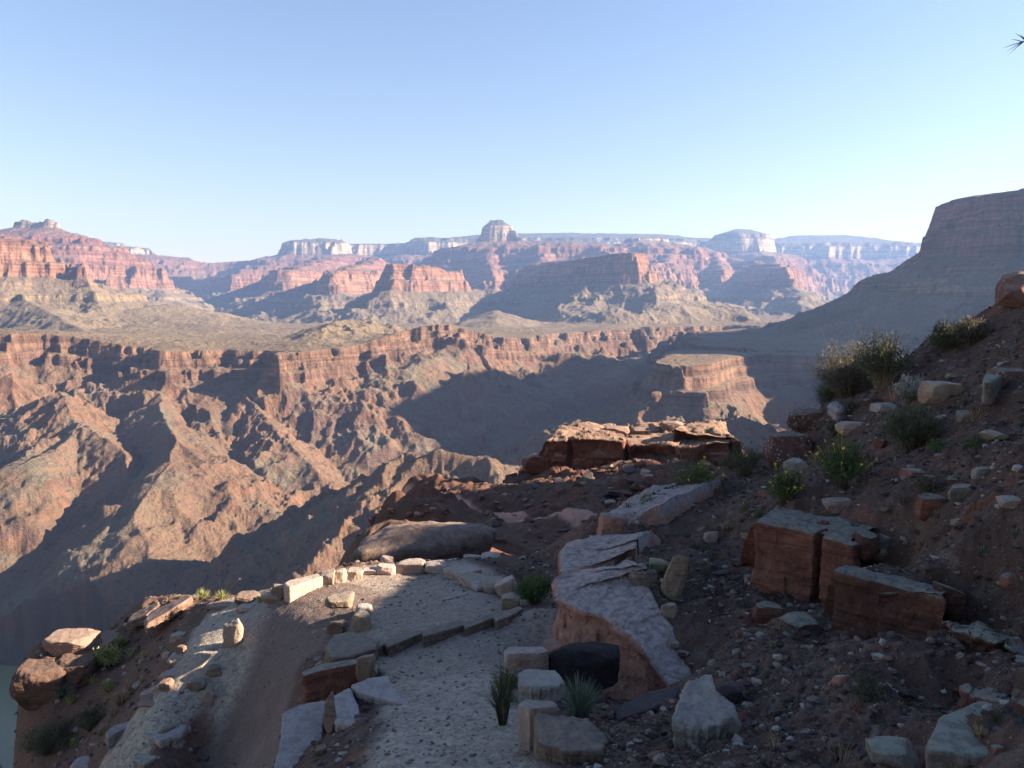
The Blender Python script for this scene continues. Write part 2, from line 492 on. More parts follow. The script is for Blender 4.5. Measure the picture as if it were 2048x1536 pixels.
def m_canyon():
    k = NT("canyon_rock")
    P = k.pos()
    at_ = k.n("ShaderNodeAttribute", attribute_name="strata")
    sz = at_.outputs["Fac"]
    geo = k.n("ShaderNodeNewGeometry")
    sep = k.n("ShaderNodeSeparateXYZ"); k.put(sep.inputs[0], geo.outputs["Normal"])
    nz = sep.outputs[2]
    lo = k.noise(P, 0.012, 5, 0.6)
    wob = k.math('MULTIPLY_ADD', k.math('SUBTRACT', lo, 0.5), 30.0, sz)
    f = k.mapr(wob, -520, 860, 0, 1, smooth=False)
    def q(z): return (z + 520) / 1380.0
    cliff = k.ramp(f, [
        (0.0, (0.116, 0.068, 0.044)), (q(-330), (0.165, 0.090, 0.056)), (q(-205), (0.159, 0.085, 0.053)), (q(-185), (0.122, 0.068, 0.046)), (q(-150), (0.165, 0.093, 0.060)),
        (q(-122), (0.147, 0.080, 0.051)), (q(-108), (0.147, 0.105, 0.062)), (q(-5), (0.159, 0.120, 0.070)), (q(8), (0.178, 0.128, 0.074)), (q(30), (0.184, 0.128, 0.076)),
        (q(95), (0.178, 0.101, 0.066)), (q(110), (0.189, 0.093, 0.058)), (q(200), (0.214, 0.109, 0.067)), (q(265), (0.170, 0.076, 0.046)),
        (q(290), (0.157, 0.063, 0.042)), (q(330), (0.202, 0.099, 0.066)), (q(360), (0.147, 0.058, 0.038)), (q(420), (0.208, 0.101, 0.067)), (q(445), (0.147, 0.058, 0.040)),
        (q(500), (0.165, 0.068, 0.044)), (q(580), (0.170, 0.068, 0.042)), (q(600), (0.275, 0.204, 0.139)), (q(735), (0.293, 0.223, 0.153)), (q(760), (0.134, 0.105, 0.070)), (q(795), (0.257, 0.196, 0.135)), (1.0, (0.092, 0.080, 0.046))])
    talus = k.ramp(f, [
        (0.0, (0.103, 0.069, 0.046)), (q(-300), (0.153, 0.090, 0.059)), (q(-190), (0.145, 0.088, 0.057)), (q(-128), (0.145, 0.096, 0.060)), (q(-112), (0.155, 0.113, 0.071)),
        (q(20), (0.155, 0.115, 0.076)), (q(100), (0.134, 0.096, 0.063)), (q(275), (0.139, 0.081, 0.054)), (q(400), (0.134, 0.063, 0.044)), (q(560), (0.134, 0.072, 0.049)),
        (q(600), (0.091, 0.072, 0.049)), (1.0, (0.067, 0.061, 0.039))])
    # horizontal bedding
    bed = k.noise(k.scaled(P, (0.003, 0.003, 0.11)), 1.0, 6, 0.65)
    bed2 = k.math("ADD", 1.0, k.math("MULTIPLY", k.mapr(sz, -215, -180, 0.12, 1), k.mapr(bed, 0.35, 0.68, -0.38, 0.34)))
    cliff = k.mix(1.0, cliff, k.n("ShaderNodeCombineColor").outputs[0], 'MIX') if False else cliff
    cb = k.n("ShaderNodeVectorMath", operation='SCALE'); k.put(cb.inputs[0], cliff); k.put(cb.inputs[3], bed2)
    vert = k.noise(k.scaled(P, (0.05, 0.05, 0.006)), 1.0, 5, 0.6)
    cc = k.n("ShaderNodeVectorMath", operation='SCALE'); k.put(cc.inputs[0], cb.outputs[0]); k.put(cc.inputs[3], k.mapr(vert, 0.3, 0.7, 0.68, 1.24))
    # scrub speckle on gentle ground
    sp = k.noise(P, 0.16, 3, 0.7)
    dots = k.mapr(k.voro(P, 0.10), 0.34, 0.20)
    tl = k.mix(k.mapr(sp, 0.5, 0.70, 0, 0.6), talus, (.085, .09, .05))
    tl = k.mix(k.math('MULTIPLY', dots, 0.62), tl, (.045, .05, .03))
    big = k.noise(P, 0.004, 4, 0.5)
    tl2 = k.n("ShaderNodeVectorMath", operation='SCALE'); k.put(tl2.inputs[0], tl); k.put(tl2.inputs[3], k.mapr(big, 0.3, 0.7, 0.85, 1.18))
    big2 = k.noise(P, 0.0065, 5, 0.6)
    tl2m = k.mix(k.math('MULTIPLY', k.mapr(big2, 0.46, 0.62, 0, 0.75), k.mapr(sz, -120, -200)), tl2.outputs[0], (.135, .118, .082))
    # red shale patches under the rim ledge
    red = None
    for (cx, cy, cz), rr in ((at(935, 755, 2250), 120.0), (at(985, 735, 2350), 80.0), (at(90, 785, 1620), 80.0), (at(180, 770, 1650), 60.0)):
        dn = k.n("ShaderNodeVectorMath", operation='DISTANCE'); k.put(dn.inputs[0], P); dn.inputs[1].default_value = (cx, cy, cz)
        g_ = k.mapr(dn.outputs["Value"], rr, 0.0)
        red = g_ if red is None else k.math('MAXIMUM', red, g_)
    red = k.math('MULTIPLY', red, k.mapr(k.noise(k.scaled(P, (1, 1, 0.25)), 0.02, 5, 0.6), 0.42, 0.58), clamp=True)
    tl3 = k.mix(red, tl2m, (.30, .11, .055))
    clf = k.mix(k.math('MULTIPLY', k.mapr(k.noise(P, 0.011, 5, 0.6), 0.5, 0.62, 0, 0.7), k.mapr(sz, -150, -220)), cc.outputs[0], (.105, .068, .064))
    slope = k.math('ADD', nz, k.math('MULTIPLY', k.math('SUBTRACT', k.noise(P, 0.03, 4, 0.65), 0.5), 0.42))
    mask = k.mapr(slope, 0.60, 0.76)
    col = k.mix(mask, clf, tl3)
    hgt = k.math('ADD', k.math('MULTIPLY', k.noise(P, 0.045, 8, 0.7), 1.0), k.math('MULTIPLY', bed, 0.5))
    hgt = k.math('ADD', hgt, k.math('MULTIPLY', vert, 0.7))
    nrm = k.bump(hgt, 1.0, 14.0)
    return k.done(col, nrm)


M_CANYON = m_canyon()
inview = np.linspace(-0.74, 0.74, NCOL)
us = np.concatenate([np.linspace(-1.6, -0.76, 40), inview, 0.74 + 0.0035 * np.cumsum(np.linspace(1, 12, 110))])


def radii(parts):
    out = []
    for a, b, n in parts:
        out.append(np.geomspace(a, b, n, endpoint=False))
    return np.concatenate(out + [[parts[-1][1]]])


ys = radii([(130, 620, 40), (620, 1250, NR[0]), (1250, 2400, NR[1]), (2400, 5200, NR[2]), (5200, 9000, NR[3]), (9000, 13500, NR[4])])
X, Y = fan(us, ys)
Z, U, cls = canyon(X, Y)
# our own ridge stays below the near ground
V = np.stack([X, Y, Z], axis=-1).reshape(-1, 3)
strata = (Z - U).ravel()
faces = grid_faces(len(ys), len(us))
fc = cls.ravel()[faces[:, 0]]
NAMES = {"platform": ("terrain", "pale green bench land between the cliffs", "terrain"),
         "gorge": ("gorge_slopes", "brown craggy slopes falling into the inner gorge", "terrain"),
         "rim": ("far_rim", "distant white-banded plateau rim on the skyline left of the temple", "hills"),
         "far_rim": ("far_ridge", "palest hazy ridge on the skyline at the right", "hills"),
         "far_temple": ("far_temple", "hazy flat-knobbed temple with a white patch, right of centre", "hills"),
         "red_mesa": ("red_terraces", "red stepped terraces below the white rim", "hills"),
         "orange_butte": ("orange_butte", "wedge-shaped butte with a sunlit orange cliff, left of centre", "hills"),
         "temple": ("temple_butte", "red layered butte with a pale knob on its summit", "hills"),
         "shaded_butte": ("shaded_butte", "long cliff in shade below and right of the temple", "hills"),
         "left_temple": ("left_temple", "red layered peak with a pale ragged cap at the left", "hills"),
         "left_bluff": ("left_bluff", "sunlit tan cliff and grey apron at the left edge", "hills"),
         "right_butte": ("right_butte", "big shaded flat-topped butte at the right edge", "hills")}
for ci, cname in enumerate(CLASSES):
    sel = faces[fc == ci]
    if not len(sel): continue
    idx, inv = np.unique(sel.ravel(), return_inverse=True)
    nm, lab, cat = NAMES[cname]
    o = mesh_np(nm, V[idx], inv.reshape(-1, 4), M_CANYON)
    vattr(o, "strata", strata[idx])
    tag(o, lab, cat, kind="structure")
del X, Y, Z, V, faces

# the river and the creek
k = NT("river_water")
nz_ = k.noise(k.pos(), 0.05, 4, 0.6)
k.put(k.b.inputs["Roughness"], 0.25)
M_RIVER = k.done(k.mix(nz_, (.17, .18, .09), (.21, .22, .11)), k.bump(k.noise(k.pos(), 0.6, 4, 0.6), 0.2, 0.3))


def ribbon(name, pts, mat, z_off=0.0, label="", n=12):
    """flat band along (x, y, z, halfwidth) points"""
    P = []
    for a, b in zip(pts[:-1], pts[1:]):
        for i in range(n):
            t = i / n
            P.append([a[j] + (b[j] - a[j]) * t for j in range(4)])
    P.append(list(pts[-1]))
    P = np.array(P)
    d = np.gradient(P[:, :2], axis=0)
    d /= np.linalg.norm(d, axis=1)[:, None]
    nrm = np.stack([-d[:, 1], d[:, 0]], 1)
    L = P[:, :2] + nrm * P[:, 3:4]; Rr = P[:, :2] - nrm * P[:, 3:4]
    V = np.concatenate([np.c_[L, P[:, 2] + z_off], np.c_[Rr, P[:, 2] + z_off]])
    m = len(P)
    i = np.arange(m - 1)
    Fc = np.stack([i, i + 1, m + i + 1, m + i], 1)
    o = mesh_np(name, V, Fc, mat)
    tag(o, label, "water", kind="structure")
    return o


ribbon("river", [(-2600, 1250, -499, 75), (-1100, 1000, -499, 75), (-610, 925, -499, 75), (-330, 640, -499, 75), (60, 350, -499, 75)], M_RIVER,
       label="green river far below at the lower left corner")

# ================================================================== THE NEAR HILLSIDE, PATHS AND LEDGES
# (px, py, distance) readings of the ground surface
CTRL = [
    # upper path coming down from the camera
    (900, 1536, 4.2), (780, 1536, 4.3), (1040, 1536, 4.1), (900, 1450, 5.0), (790, 1450, 5.1), (1020, 1450, 4.9), (900, 1350, 6.3), (830, 1350, 6.4),
    (980, 1350, 6.2), (900, 1285, 7.4), (780, 1310, 7.3), (1020, 1250, 7.7), (1090, 1300, 6.9), (700, 1536, 4.5), (700, 1430, 5.5),
    # turning platform (behind the kerb row)
    (900, 1240, 7.9), (800, 1200, 9.0), (980, 1190, 8.9), (720, 1230, 8.6), (850, 1150, 10.3), (720, 1150, 10.3), (620, 1205, 9.2), (940, 1160, 9.8), (1030, 1210, 8.4),
    (780, 1270, 7.9), (660, 1280, 8.2), (850, 1125, 10.9), (700, 1128, 10.9), (960, 1120, 10.9),
    # lower path in shade
    (560, 1250, 8.9), (530, 1330, 8.5), (480, 1430, 8.2), (430, 1536, 7.9), (600, 1320, 8.0), (570, 1400, 7.6), (560, 1480, 7.2), (540, 1536, 6.8), (480, 1280, 8.95), (430, 1380, 8.5), (390, 1470, 8.15),
    (640, 1345, 7.2),
    # sunlit path below
    (480, 1225, 9.74), (430, 1260, 9.31), (400, 1330, 8.65), (350, 1400, 8.26), (300, 1450, 8.00), (250, 1510, 7.83), (330, 1350, 8.78), (420, 1215, 10.26), (280, 1400, 8.78), (505, 1200, 10.09),
    # bushy slope at the left
    (200, 1380, 9.84), (240, 1290, 10.73), (320, 1240, 10.81), (400, 1195, 11.60), (480, 1195, 11.33), (110, 1480, 9.49), (60, 1536, 9.22), (150, 1536, 8.62), (150, 1330, 11.25), (50, 1440, 10.90), (30, 1500, 10.54),
    (270, 1215, 11.60), (110, 1390, 11.07),
    # saddle and spur with the thin trail, tens of metres away
    (1010, 1150, 12.5), (1060, 1190, 10.0), (1080, 1150, 14.0), (1000, 1080, 28.0), (900, 1070, 31.0), (1000, 1056, 36.0), (820, 1078, 30.0), (1000, 1110, 20.0), (1100, 1100, 24.0), (900, 1090, 22.0), (760, 1110, 19.0), (690, 1120, 18.0),
    (1180, 1045, 31.0), (1060, 1043, 36.0), (940, 1032, 44.0), (880, 1010, 52.0), (850, 1000, 58.0), (1100, 1000, 45.0), (1000, 975, 62.0), (900, 978, 66.0), (800, 982, 64.0),
    (1200, 960, 57.0), (1060, 945, 66.0), (1300, 950, 55.0), (1400, 960, 50.0), (1480, 960, 46.0), (1100, 905, 70.0), (1300, 905, 66.0), (1480, 900, 64.0), (1200, 1010, 40.0),
    (770, 1010, 58.0), (780, 1050, 42.0), (720, 1095, 28.0),
    # hillside at the right
    (1095, 1200, 8.9), (1180, 1152, 7.9), (1235, 1185, 7.35), (1290, 1250, 6.75), (1250, 1130, 8.2), (1110, 1340, 6.6), (1180, 1420, 5.4), (1060, 1450, 4.9), (1200, 1536, 3.9), (1300, 1320, 6.2), (1330, 1430, 5.0), (1500, 1300, 5.7), (1500, 1430, 4.6), (1500, 1536, 3.8),
    (1700, 1300, 5.0), (1800, 1420, 3.9), (1750, 1536, 3.3), (2048, 1536, 2.75), (2048, 1350, 3.5), (1900, 1300, 4.3), (2048, 1200, 4.2), (1900, 1150, 5.2), (1700, 1180, 6.2),
    (1300, 1100, 9.3), (1200, 1040, 11.0), (1500, 1130, 7.9), (1400, 1030, 10.2), (1580, 1000, 8.2), (1700, 1050, 7.2), (1560, 1165, 7.2), (1800, 1050, 6.6), (2048, 1050, 5.0), (1320, 985, 12.3), (1440, 970, 12.0),
    (1600, 930, 12.2), (1550, 900, 13.4), (1800, 930, 8.6), (2048, 900, 6.6), (1950, 850, 8.0), (1700, 860, 12.0), (1620, 840, 13.8), (1850, 800, 10.4), (2048, 760, 8.6),
    (1720, 780, 14.2), (1820, 720, 13.6), (1900, 665, 13.4), (1980, 630, 13.2), (2048, 598, 13.2), (1960, 740, 10.8), (2048, 680, 10.4), (1400, 1180, 7.4), (1600, 1230, 6.3)]
# hidden ground: x, y, z
HID = [(0, 0, -1.65), (1.5, 0.5, -1.35), (-1.5, 0.5, -2.1), (0, -2.5, -1.4), (3.0, 0, 0.1), (-4, 0, -4.2), (-3.4, 3.5, -4.4), (6, 0, 2.3), (-8, -2, -8.5), (2.2, 1.5, -1.1), (4.2, 3.5, -0.4), (7, 4, 1.7), (3, -2.5, 0.4), (7, -2.5, 3),
       (-8, 4, -8.4), (-7.3, 10.6, -8.6), (-7.0, 9.2, -8.6), (-8.2, 12.0, -9.0), (-7.1, 11.7, -6.9), (-7.6, 12.6, -8.0), (-10.5, 6, -11), (-11.5, 10, -13), (-12, 13, -14), (-13, 18, -22), (-9, 16.5, -11.5), (-6, 17, -9.5), (-4.4, 15.5, -7.5), (-3.0, 13.5, -6.2), (-5, 24, -19), (-9, 26, -26), (-20, 40, -50), (-13, 50, -48), (-40, 100, -100), (-14, 75, -50), (-22, 140, -120),
       (-6.5, 30, -19), (-9.5, 40, -23), (-12.5, 55, -30), (-10, 62, -21), (-9, 70, -24),
       (-3, 80, -36), (4, 84, -36), (12, 84, -30), (22, 82, -30), (0, 110, -75), (20, 120, -80), (50, 140, -90), (110, 140, -50),
       (5.2, 18.5, -5.6), (6.5, 17.8, -4.8), (8.2, 18.2, -3.8), (10.5, 18.5, -2.4), (12.3, 18.5, -1.2), (8, 24, -9.5), (11, 26, -9), (16, 28, -8), (20, 30, -8), (30, 50, -22), (60, 90, -40), (26, 62, -22),
       (3.4, 16.5, -5.6), (2.6, 20, -7.2), (6, 30, -10.5), (12, 40, -13.2), (16, 48, -15),
       # crest and hill out of the frame, shaped to throw the morning shade
       (9.2, 6.24, 1.35), (11, 8.12, 1.75), (11, 9.42, 1.10), (11, 10.31, 0.57), (11, 11.31, -0.15), (11.5, 13.28, -0.35), (13, 15.97, -0.55), (11, 4.12, 3.15), (15, 6.83, 1.95), (15, 10.83, -0.25), (17, 13.69, -1.35), (22, 7.33, 1.20), (22, 12.33, -1.80),
       (14, 1.00, 5.50), (20, 3.00, 3.50), (12, -2.50, 6.00), (25, -2.50, 4.00), (19, 15.35, -2.20), (24, 21.73, 5.50), (32, 22.30, 9.50), (34, 31.95, 8.00), (45, 26.80, 8.00), (60, 35.74, 24.00), (75, 46.67, 24.00), (40, 47.16, -4.00), (36, 59.44, -18.00), (75, 64.68, -12.00), (60, 59.74, -12.00)]
APEX = 3.0
cp = [at(*c) for c in CTRL] + HID
cp = np.array(cp, float)


def warp(x, y):
    return x / (y + APEX) * 1.35, np.log(y + APEX)


def tps_fit(pts):
    a, b = warp(pts[:, 0], pts[:, 1])
    v = pts[:, 2] / (pts[:, 1] + APEX)
    n = len(pts)
    r2 = (a[:, None] - a[None]) ** 2 + (b[:, None] - b[None]) ** 2
    K = 0.5 * r2 * np.log(r2 + 1e-12) + np.eye(n) * 1.2e-4
    Pm = np.stack([np.ones(n), a, b], 1)
    A = np.zeros((n + 3, n + 3)); A[:n, :n] = K; A[:n, n:] = Pm; A[n:, :n] = Pm.T
    w = np.linalg.solve(A, np.concatenate([v, np.zeros(3)]))
    return a, b, w


TA, TB, TW = tps_fit(cp)


# rock steps in the hillside: (outward side, [(px, py of the top edge, distance, height, depth of the bare top)])
STEPS = {
    "out_top": (-1, [(1185, 1046, 9.7, .38, .3), (1200, 1020, 10.1, .42, .8), (1245, 996, 10.7, .38, .9), (1300, 976, 11.3, .3, .9), (1376, 960, 11.9, .2, .6)]),
    "out_mid": (-1, [(1150, 1168, 8.0, .3, .3), (1124, 1140, 8.3, .46, .8), (1122, 1104, 8.8, .46, .9), (1160, 1076, 9.3, .42, .9), (1216, 1060, 9.7, .3, .8)]),
    "out_low": (-1, [(1350, 1362, 6.0, .2, .25), (1312, 1330, 6.2, .40, .35), (1262, 1280, 6.5, .54, .4), (1205, 1240, 6.8, .6, .6), (1150, 1222, 6.95, .64, .8), (1112, 1200, 7.15, .68, .9), (1106, 1168, 7.5, .6, .9), (1130, 1140, 7.9, .4, .7), (1180, 1120, 8.3, .3, .5)]),
    "red": (1, [(1490, 1050, 7.4, .6, .3), (1508, 1030, 7.2, .70, .6), (1570, 1045, 7.05, .72, .6), (1628, 1057, 6.9, .70, .6), (1705, 1082, 6.6, .62, .6), (1735, 1074, 6.8, .5, .3)]),
    "brown": (1, [(1650, 1146, 5.9, .5, .3), (1662, 1128, 5.7, .56, .6), (1740, 1150, 5.5, .56, .6), (1820, 1168, 5.3, .52, .6), (1894, 1184, 5.1, .46, .5), (1914, 1174, 5.3, .38, .3)]),
    "brown_short": (1, [(1874, 1240, 5.0, .12, .2), (1892, 1244, 4.85, .18, .3), (1950, 1262, 4.65, .17, .3), (2060, 1290, 4.4, .14, .3)]),
    "corner": (1, [(1900, 1352, 4.3, .2, .25), (1912, 1364, 4.15, .26, .35), (1960, 1380, 3.95, .26, .35), (2060, 1400, 3.7, .26, .35)]),
}


def apply_steps(x, y, z):
    near = (y < 14) & (y > 2.5) & (x > -0.5)
    if not np.any(near): return z
    X_, Y_, Z_ = x[near], y[near], z[near].copy()
    for flip, pts in STEPS.values():
        P = np.array([at(p[0], p[1], p[2]) for p in pts])
        best = np.full(X_.shape, 1e9); sd = np.zeros(X_.shape); top = np.zeros(X_.shape); dr = np.zeros(X_.shape); en = np.ones(X_.shape)
        n = len(P) - 1
        for i in range(n):
            dx, dy = P[i + 1, 0] - P[i, 0], P[i + 1, 1] - P[i, 1]
            L2 = dx * dx + dy * dy; L = math.sqrt(L2)
            traw = ((X_ - P[i, 0]) * dx + (Y_ - P[i, 1]) * dy) / L2
            t = np.clip(traw, 0, 1)
            qx, qy = X_ - P[i, 0] - t * dx, Y_ - P[i, 1] - t * dy
            d = np.hypot(qx, qy)
            s_ = (qx * dy - qy * dx) / L * flip
            m = d < best
            best = np.where(m, d, best); sd = np.where(m, s_, sd)
            top = np.where(m, P[i, 2] + (P[i + 1, 2] - P[i, 2]) * t, top); dr = np.where(m, pts[i][3] + (pts[i + 1][3] - pts[i][3]) * t, dr)
            out = np.zeros(X_.shape)
            if i == 0: out = np.maximum(-traw, 0) * L
            if i == n - 1: out = np.maximum(out, np.maximum(traw - 1, 0) * L)
            en = np.where(m, np.exp(-(out / 0.25) ** 2), en)
        up = np.exp(-(np.maximum(best - 0.1, 0) / 0.55) ** 2) * en * (sd <= -0.0)
        dn = np.exp(-(np.maximum(best - 0.1, 0) / 0.45) ** 2) * en * (sd > 0)
        edge = sstep(-0.30, -0.10, sd)
        tgt_up = (top - 0.05 + (0.26 * np.clip(-sd - 0.1, 0, 0.7) if flip < 0 else 0.0)) * (1 - edge) + (top - dr) * edge
        Z_ = Z_ + (tgt_up - Z_) * up
        Z_ = Z_ + (np.minimum(top - dr, Z_ + 0.05) - Z_) * dn
    z = z.copy(); z[near] = Z_
    return z


def ground_base(x, y):
    """near ground elevation with the steps of the rock ledges"""
    x = np.asarray(x, float); y = np.asarray(y, float)
    return apply_steps(np.atleast_1d(x), np.atleast_1d(y), np.atleast_1d(ground_smooth(x, y)))


def ground_smooth(x, y):
    """smooth near ground elevation"""
    x = np.asarray(x, float); y = np.asarray(y, float)
    a, b = warp(x, y)
    out = TW[-3] + TW[-2] * a + TW[-1] * b
    for i in range(len(TA)):
        r2 = (a - TA[i]) ** 2 + (b - TB[i]) ** 2
        out = out + TW[i] * 0.5 * r2 * np.log(r2 + 1e-12)
    return out * (y + APEX)


def poly_dist(x, y, pts):
    best = np.full(np.shape(x), 1e9)
    for (x0, y0), (x1, y1) in zip(pts[:-1], pts[1:]):
        dx, dy = x1 - x0, y1 - y0
        t = np.clip(((x - x0) * dx + (y - y0) * dy) / (dx * dx + dy * dy), 0, 1)
        best = np.minimum(best, np.hypot(x - x0 - t * dx, y - y0 - t * dy))
    return best


def lines(*pp):
    return [at(*p)[:2] for p in pp]


PATH_UP = lines((900, 1700, 2.8), (900, 1536, 4.2), (905, 1450, 5.0), (900, 1350, 6.3), (905, 1285, 7.4))
PATH_TURN = lines((905, 1285, 7.4), (900, 1220, 8.4), (850, 1170, 9.8), (740, 1185, 9.5), (620, 1225, 9.0))
PATH_LOW = lines((620, 1225, 9.0), (560, 1270, 8.7), (500, 1400, 7.8), (440, 1536, 7.2), (400, 1700, 6.4))
PATH_SUN = lines((500, 1205, 10.4), (450, 1235, 9.7), (400, 1310, 8.75), (340, 1400, 8.4), (260, 1500, 8.0), (180, 1620, 7.4))
TRAIL = lines((1260, 1052, 28.0), (1180, 1045, 31.0), (1060, 1043, 36.0), (940, 1032, 44.0), (880, 1010, 52.0), (850, 998, 59.0), (800, 985, 63))


def path_mask(x, y):
    n = 0.14 * fbm(x, y, 0.7, 3, 5)
    m = sstep(0.62, 0.40, poly_dist(x, y, PATH_UP) + n)
    m = np.maximum(m, sstep(1.35, 1.0, poly_dist(x, y, PATH_TURN) + n))
    m = np.maximum(m, sstep(0.66, 0.46, poly_dist(x, y, PATH_LOW) + n))
    m = np.maximum(m, sstep(0.42, 0.30, poly_dist(x, y, PATH_SUN) + 0.7 * n))
    return m


def ground(x, y, detail=True):
    x = np.asarray(x, float); y = np.asarray(y, float)
    z = ground_base(x, y)
    if not detail: return z
    pm = path_mask(x, y)
    d = np.clip(y / 8, 0.4, 8)
    # soil lumps and small ledges; paths are trodden smooth
    rough = 1 - 0.85 * pm
    side = sstep(0.0, 1.2, x - 0.35)
    z = z + rough * (0.06 * fbm(x, y, 0.9, 5, 101, 0.55) + 0.05 * ridged(x, y, 0.45, 4, 111, 0.5))
    z = z + rough * side * (0.06 * ridged(x, y, 0.22, 3, 121, 0.5) + 0.09 * ridged(x, y * 0.6, 0.8, 4, 125, 0.55))
    z = z + 0.008 * fbm(x, y, 0.08, 3, 131)
    farp = sstep(22, 42, y)
    z = z + farp * (0.55 * ridged(x, y, 7.0, 5, 141, 0.6) + 0.3 * ridged(x, y, 1.8, 4, 151, 0.6))
    z = z + sstep(13.5, 17, y) * (0.16 * ridged(x, y, 1.3, 4, 161, 0.6) + 0.22 * fbm(x, y, 3.0, 4, 163))
    td = poly_dist(x, y, TRAIL)
    tm = sstep(1.0, 0.5, td) * sstep(22, 30, y)
    return z * 1.0 - 0.0 * tm


def gz(x, y):
    return float(ground(np.array([x]), np.array([y]))[0])


def on(px, py, D=None):
    """ground point under pixel (px, py): walk the view ray down to the near ground"""
    u, t = ray(px, py)
    ysr = np.geomspace(2.0, 120, 900) if D is None else np.linspace(D * 0.75, D * 1.3, 300)
    zz = ground_base(u * ysr, ysr)
    below = np.nonzero(t * ysr <= zz)[0]
    i = below[0] if len(below) else int(np.argmin(np.abs(t * ysr - zz)))
    y = ysr[i]
    return (u * y, y, float(zz[i]))


def m_soil():
    k = NT("gravelly_soil")
    P = k.pos()
    pm = k.n("ShaderNodeAttribute", attribute_name="path").outputs["Fac"]
    fr = k.n("ShaderNodeAttribute", attribute_name="far").outputs["Fac"]
    lf = k.n("ShaderNodeAttribute", attribute_name="left").outputs["Fac"]
    n1 = k.noise(P, 0.8, 6, 0.65); n2 = k.noise(P, 5.0, 6, 0.7); n3 = k.noise(P, 40.0, 4, 0.7)
    dirt = k.ramp(n1, [(0.3, (0.068, 0.041, 0.032)), (0.5, (0.098, 0.061, 0.046)), (0.7, (0.128, 0.077, 0.053))])
    dirt = k.mix(k.mapr(k.noise(P, 1.3, 4, 0.6), 0.54, 0.66), dirt, (0.183, 0.078, 0.050))
    dirt = k.mix(k.mapr(n2, 0.5, 0.68, 0, 0.55), dirt, (0.183, 0.144, 0.116))
    # crushed chips of many colours
    v = k.n("ShaderNodeTexVoronoi"); k.put(v.inputs["Vector"], P); v.inputs["Scale"].default_value = 42.0
    chipc = k.ramp(k.n("ShaderNodeSeparateColor").outputs[0], [(0, (0, 0, 0)), (1, (1, 1, 1))]) if False else None
    sc = k.n("ShaderNodeSeparateColor"); k.put(sc.inputs[0], v.outputs["Color"])
    cc = k.ramp(sc.outputs[0], [(0.0, (0.061, 0.040, 0.033)), (0.45, (0.146, 0.098, 0.077)), (0.7, (0.183, 0.147, 0.110)), (0.88, (0.281, 0.230, 0.171)), (1.0, (0.244, 0.115, 0.077))])
    chip = k.math('MULTIPLY', k.mapr(v.outputs["Distance"], 0.42, 0.30), k.mapr(sc.outputs[1], 0.55, 0.75, 0, 0.75))
    dirt = k.mix(chip, dirt, cc)
    path = k.ramp(n1, [(0.3, (.36, .30, .235)), (0.7, (.46, .39, .30))])
    path = k.mix(k.mapr(n2, 0.45, 0.7, 0, 0.5), path, (.22, .195, .17))
    path = k.mix(k.math('MULTIPLY', chip, 0.6), path, cc)
    left = k.mix(k.mapr(n2, 0.4, 0.7), (.165, .092, .064), (.12, .08, .058))  # reddish dirt, set darker to stand for the shade on this bank
    left = k.mix(k.math('MULTIPLY', chip, 0.6), left, cc)
    left = k.mix(k.mapr(k.noise(P, 19.0, 5, 0.75), 0.45, 0.62, 0, 0.7), left, (.10, .072, .055))
    dirt = k.mix(lf, dirt, left)
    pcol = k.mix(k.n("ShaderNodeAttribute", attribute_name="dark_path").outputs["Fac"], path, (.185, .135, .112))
    pcol = k.mix(k.mapr(k.noise(P, 17.0, 6, 0.78), 0.44, 0.60, 0, 0.55), pcol, (.14, .108, .09))
    pcol = k.mix(k.mapr(k.noise(P, 2.6, 5, 0.7), 0.5, 0.66, 0, 0.4), pcol, (.26, .20, .15))
    farc = k.ramp(k.noise(P, 0.35, 7, 0.7), [(0.35, (.085, .04, .028)), (0.5, (.13, .062, .042)), (0.62, (.10, .07, .05)), (0.7, (.19, .10, .07))])
    farc = k.mix(k.mapr(k.noise(P, 0.9, 4, 0.7), 0.56, 0.64, 0, 0.8), farc, (.075, .08, .045))
    tr = k.n("ShaderNodeAttribute", attribute_name="trail").outputs["Fac"]
    farc = k.mix(tr, farc, (.46, .25, .18))
    col = k.mix(fr, dirt, farc)
    col = k.mix(pm, col, pcol)
    h = k.math('ADD', k.math('MULTIPLY', n3, 0.35), k.math('MULTIPLY', chip, 0.5))
    h = k.math('ADD', h, k.math('MULTIPLY', n2, 0.8))
    return k.done(col, k.bump(h, 1.0, 0.045))


M_SOIL = m_soil()
nu = np.concatenate([np.linspace(-1.3, -0.72, 60), np.linspace(-0.715, 0.72, 900), np.linspace(0.73, 2.6, 110)])
nys = radii([(-2.6, -2.59, 1)]) if False else np.concatenate([np.linspace(-2.5, 2.0, 50, endpoint=False), np.geomspace(5.0, 19.0, 640, endpoint=False) - 3.0, np.geomspace(19.0, 75.0, 330, endpoint=False) - 3.0, np.geomspace(75, 150, 60) - 3.0])
Xn, Yn = fan(nu, nys, APEX)
Zn = ground(Xn, Yn)
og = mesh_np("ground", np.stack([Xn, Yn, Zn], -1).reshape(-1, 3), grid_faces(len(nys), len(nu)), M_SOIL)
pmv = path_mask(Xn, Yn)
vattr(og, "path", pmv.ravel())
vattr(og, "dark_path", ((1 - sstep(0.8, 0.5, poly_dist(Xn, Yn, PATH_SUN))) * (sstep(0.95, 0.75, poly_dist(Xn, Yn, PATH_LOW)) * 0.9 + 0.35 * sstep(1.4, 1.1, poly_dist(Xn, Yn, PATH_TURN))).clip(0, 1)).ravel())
vattr(og, "far", (sstep(13.5, 17, Yn + 0.6 * fbm(Xn, Yn, 2.0, 3, 171)) * sstep(-3.5, -2.0, Xn - 0 * Yn + (Yn > 20) * 10)).ravel())
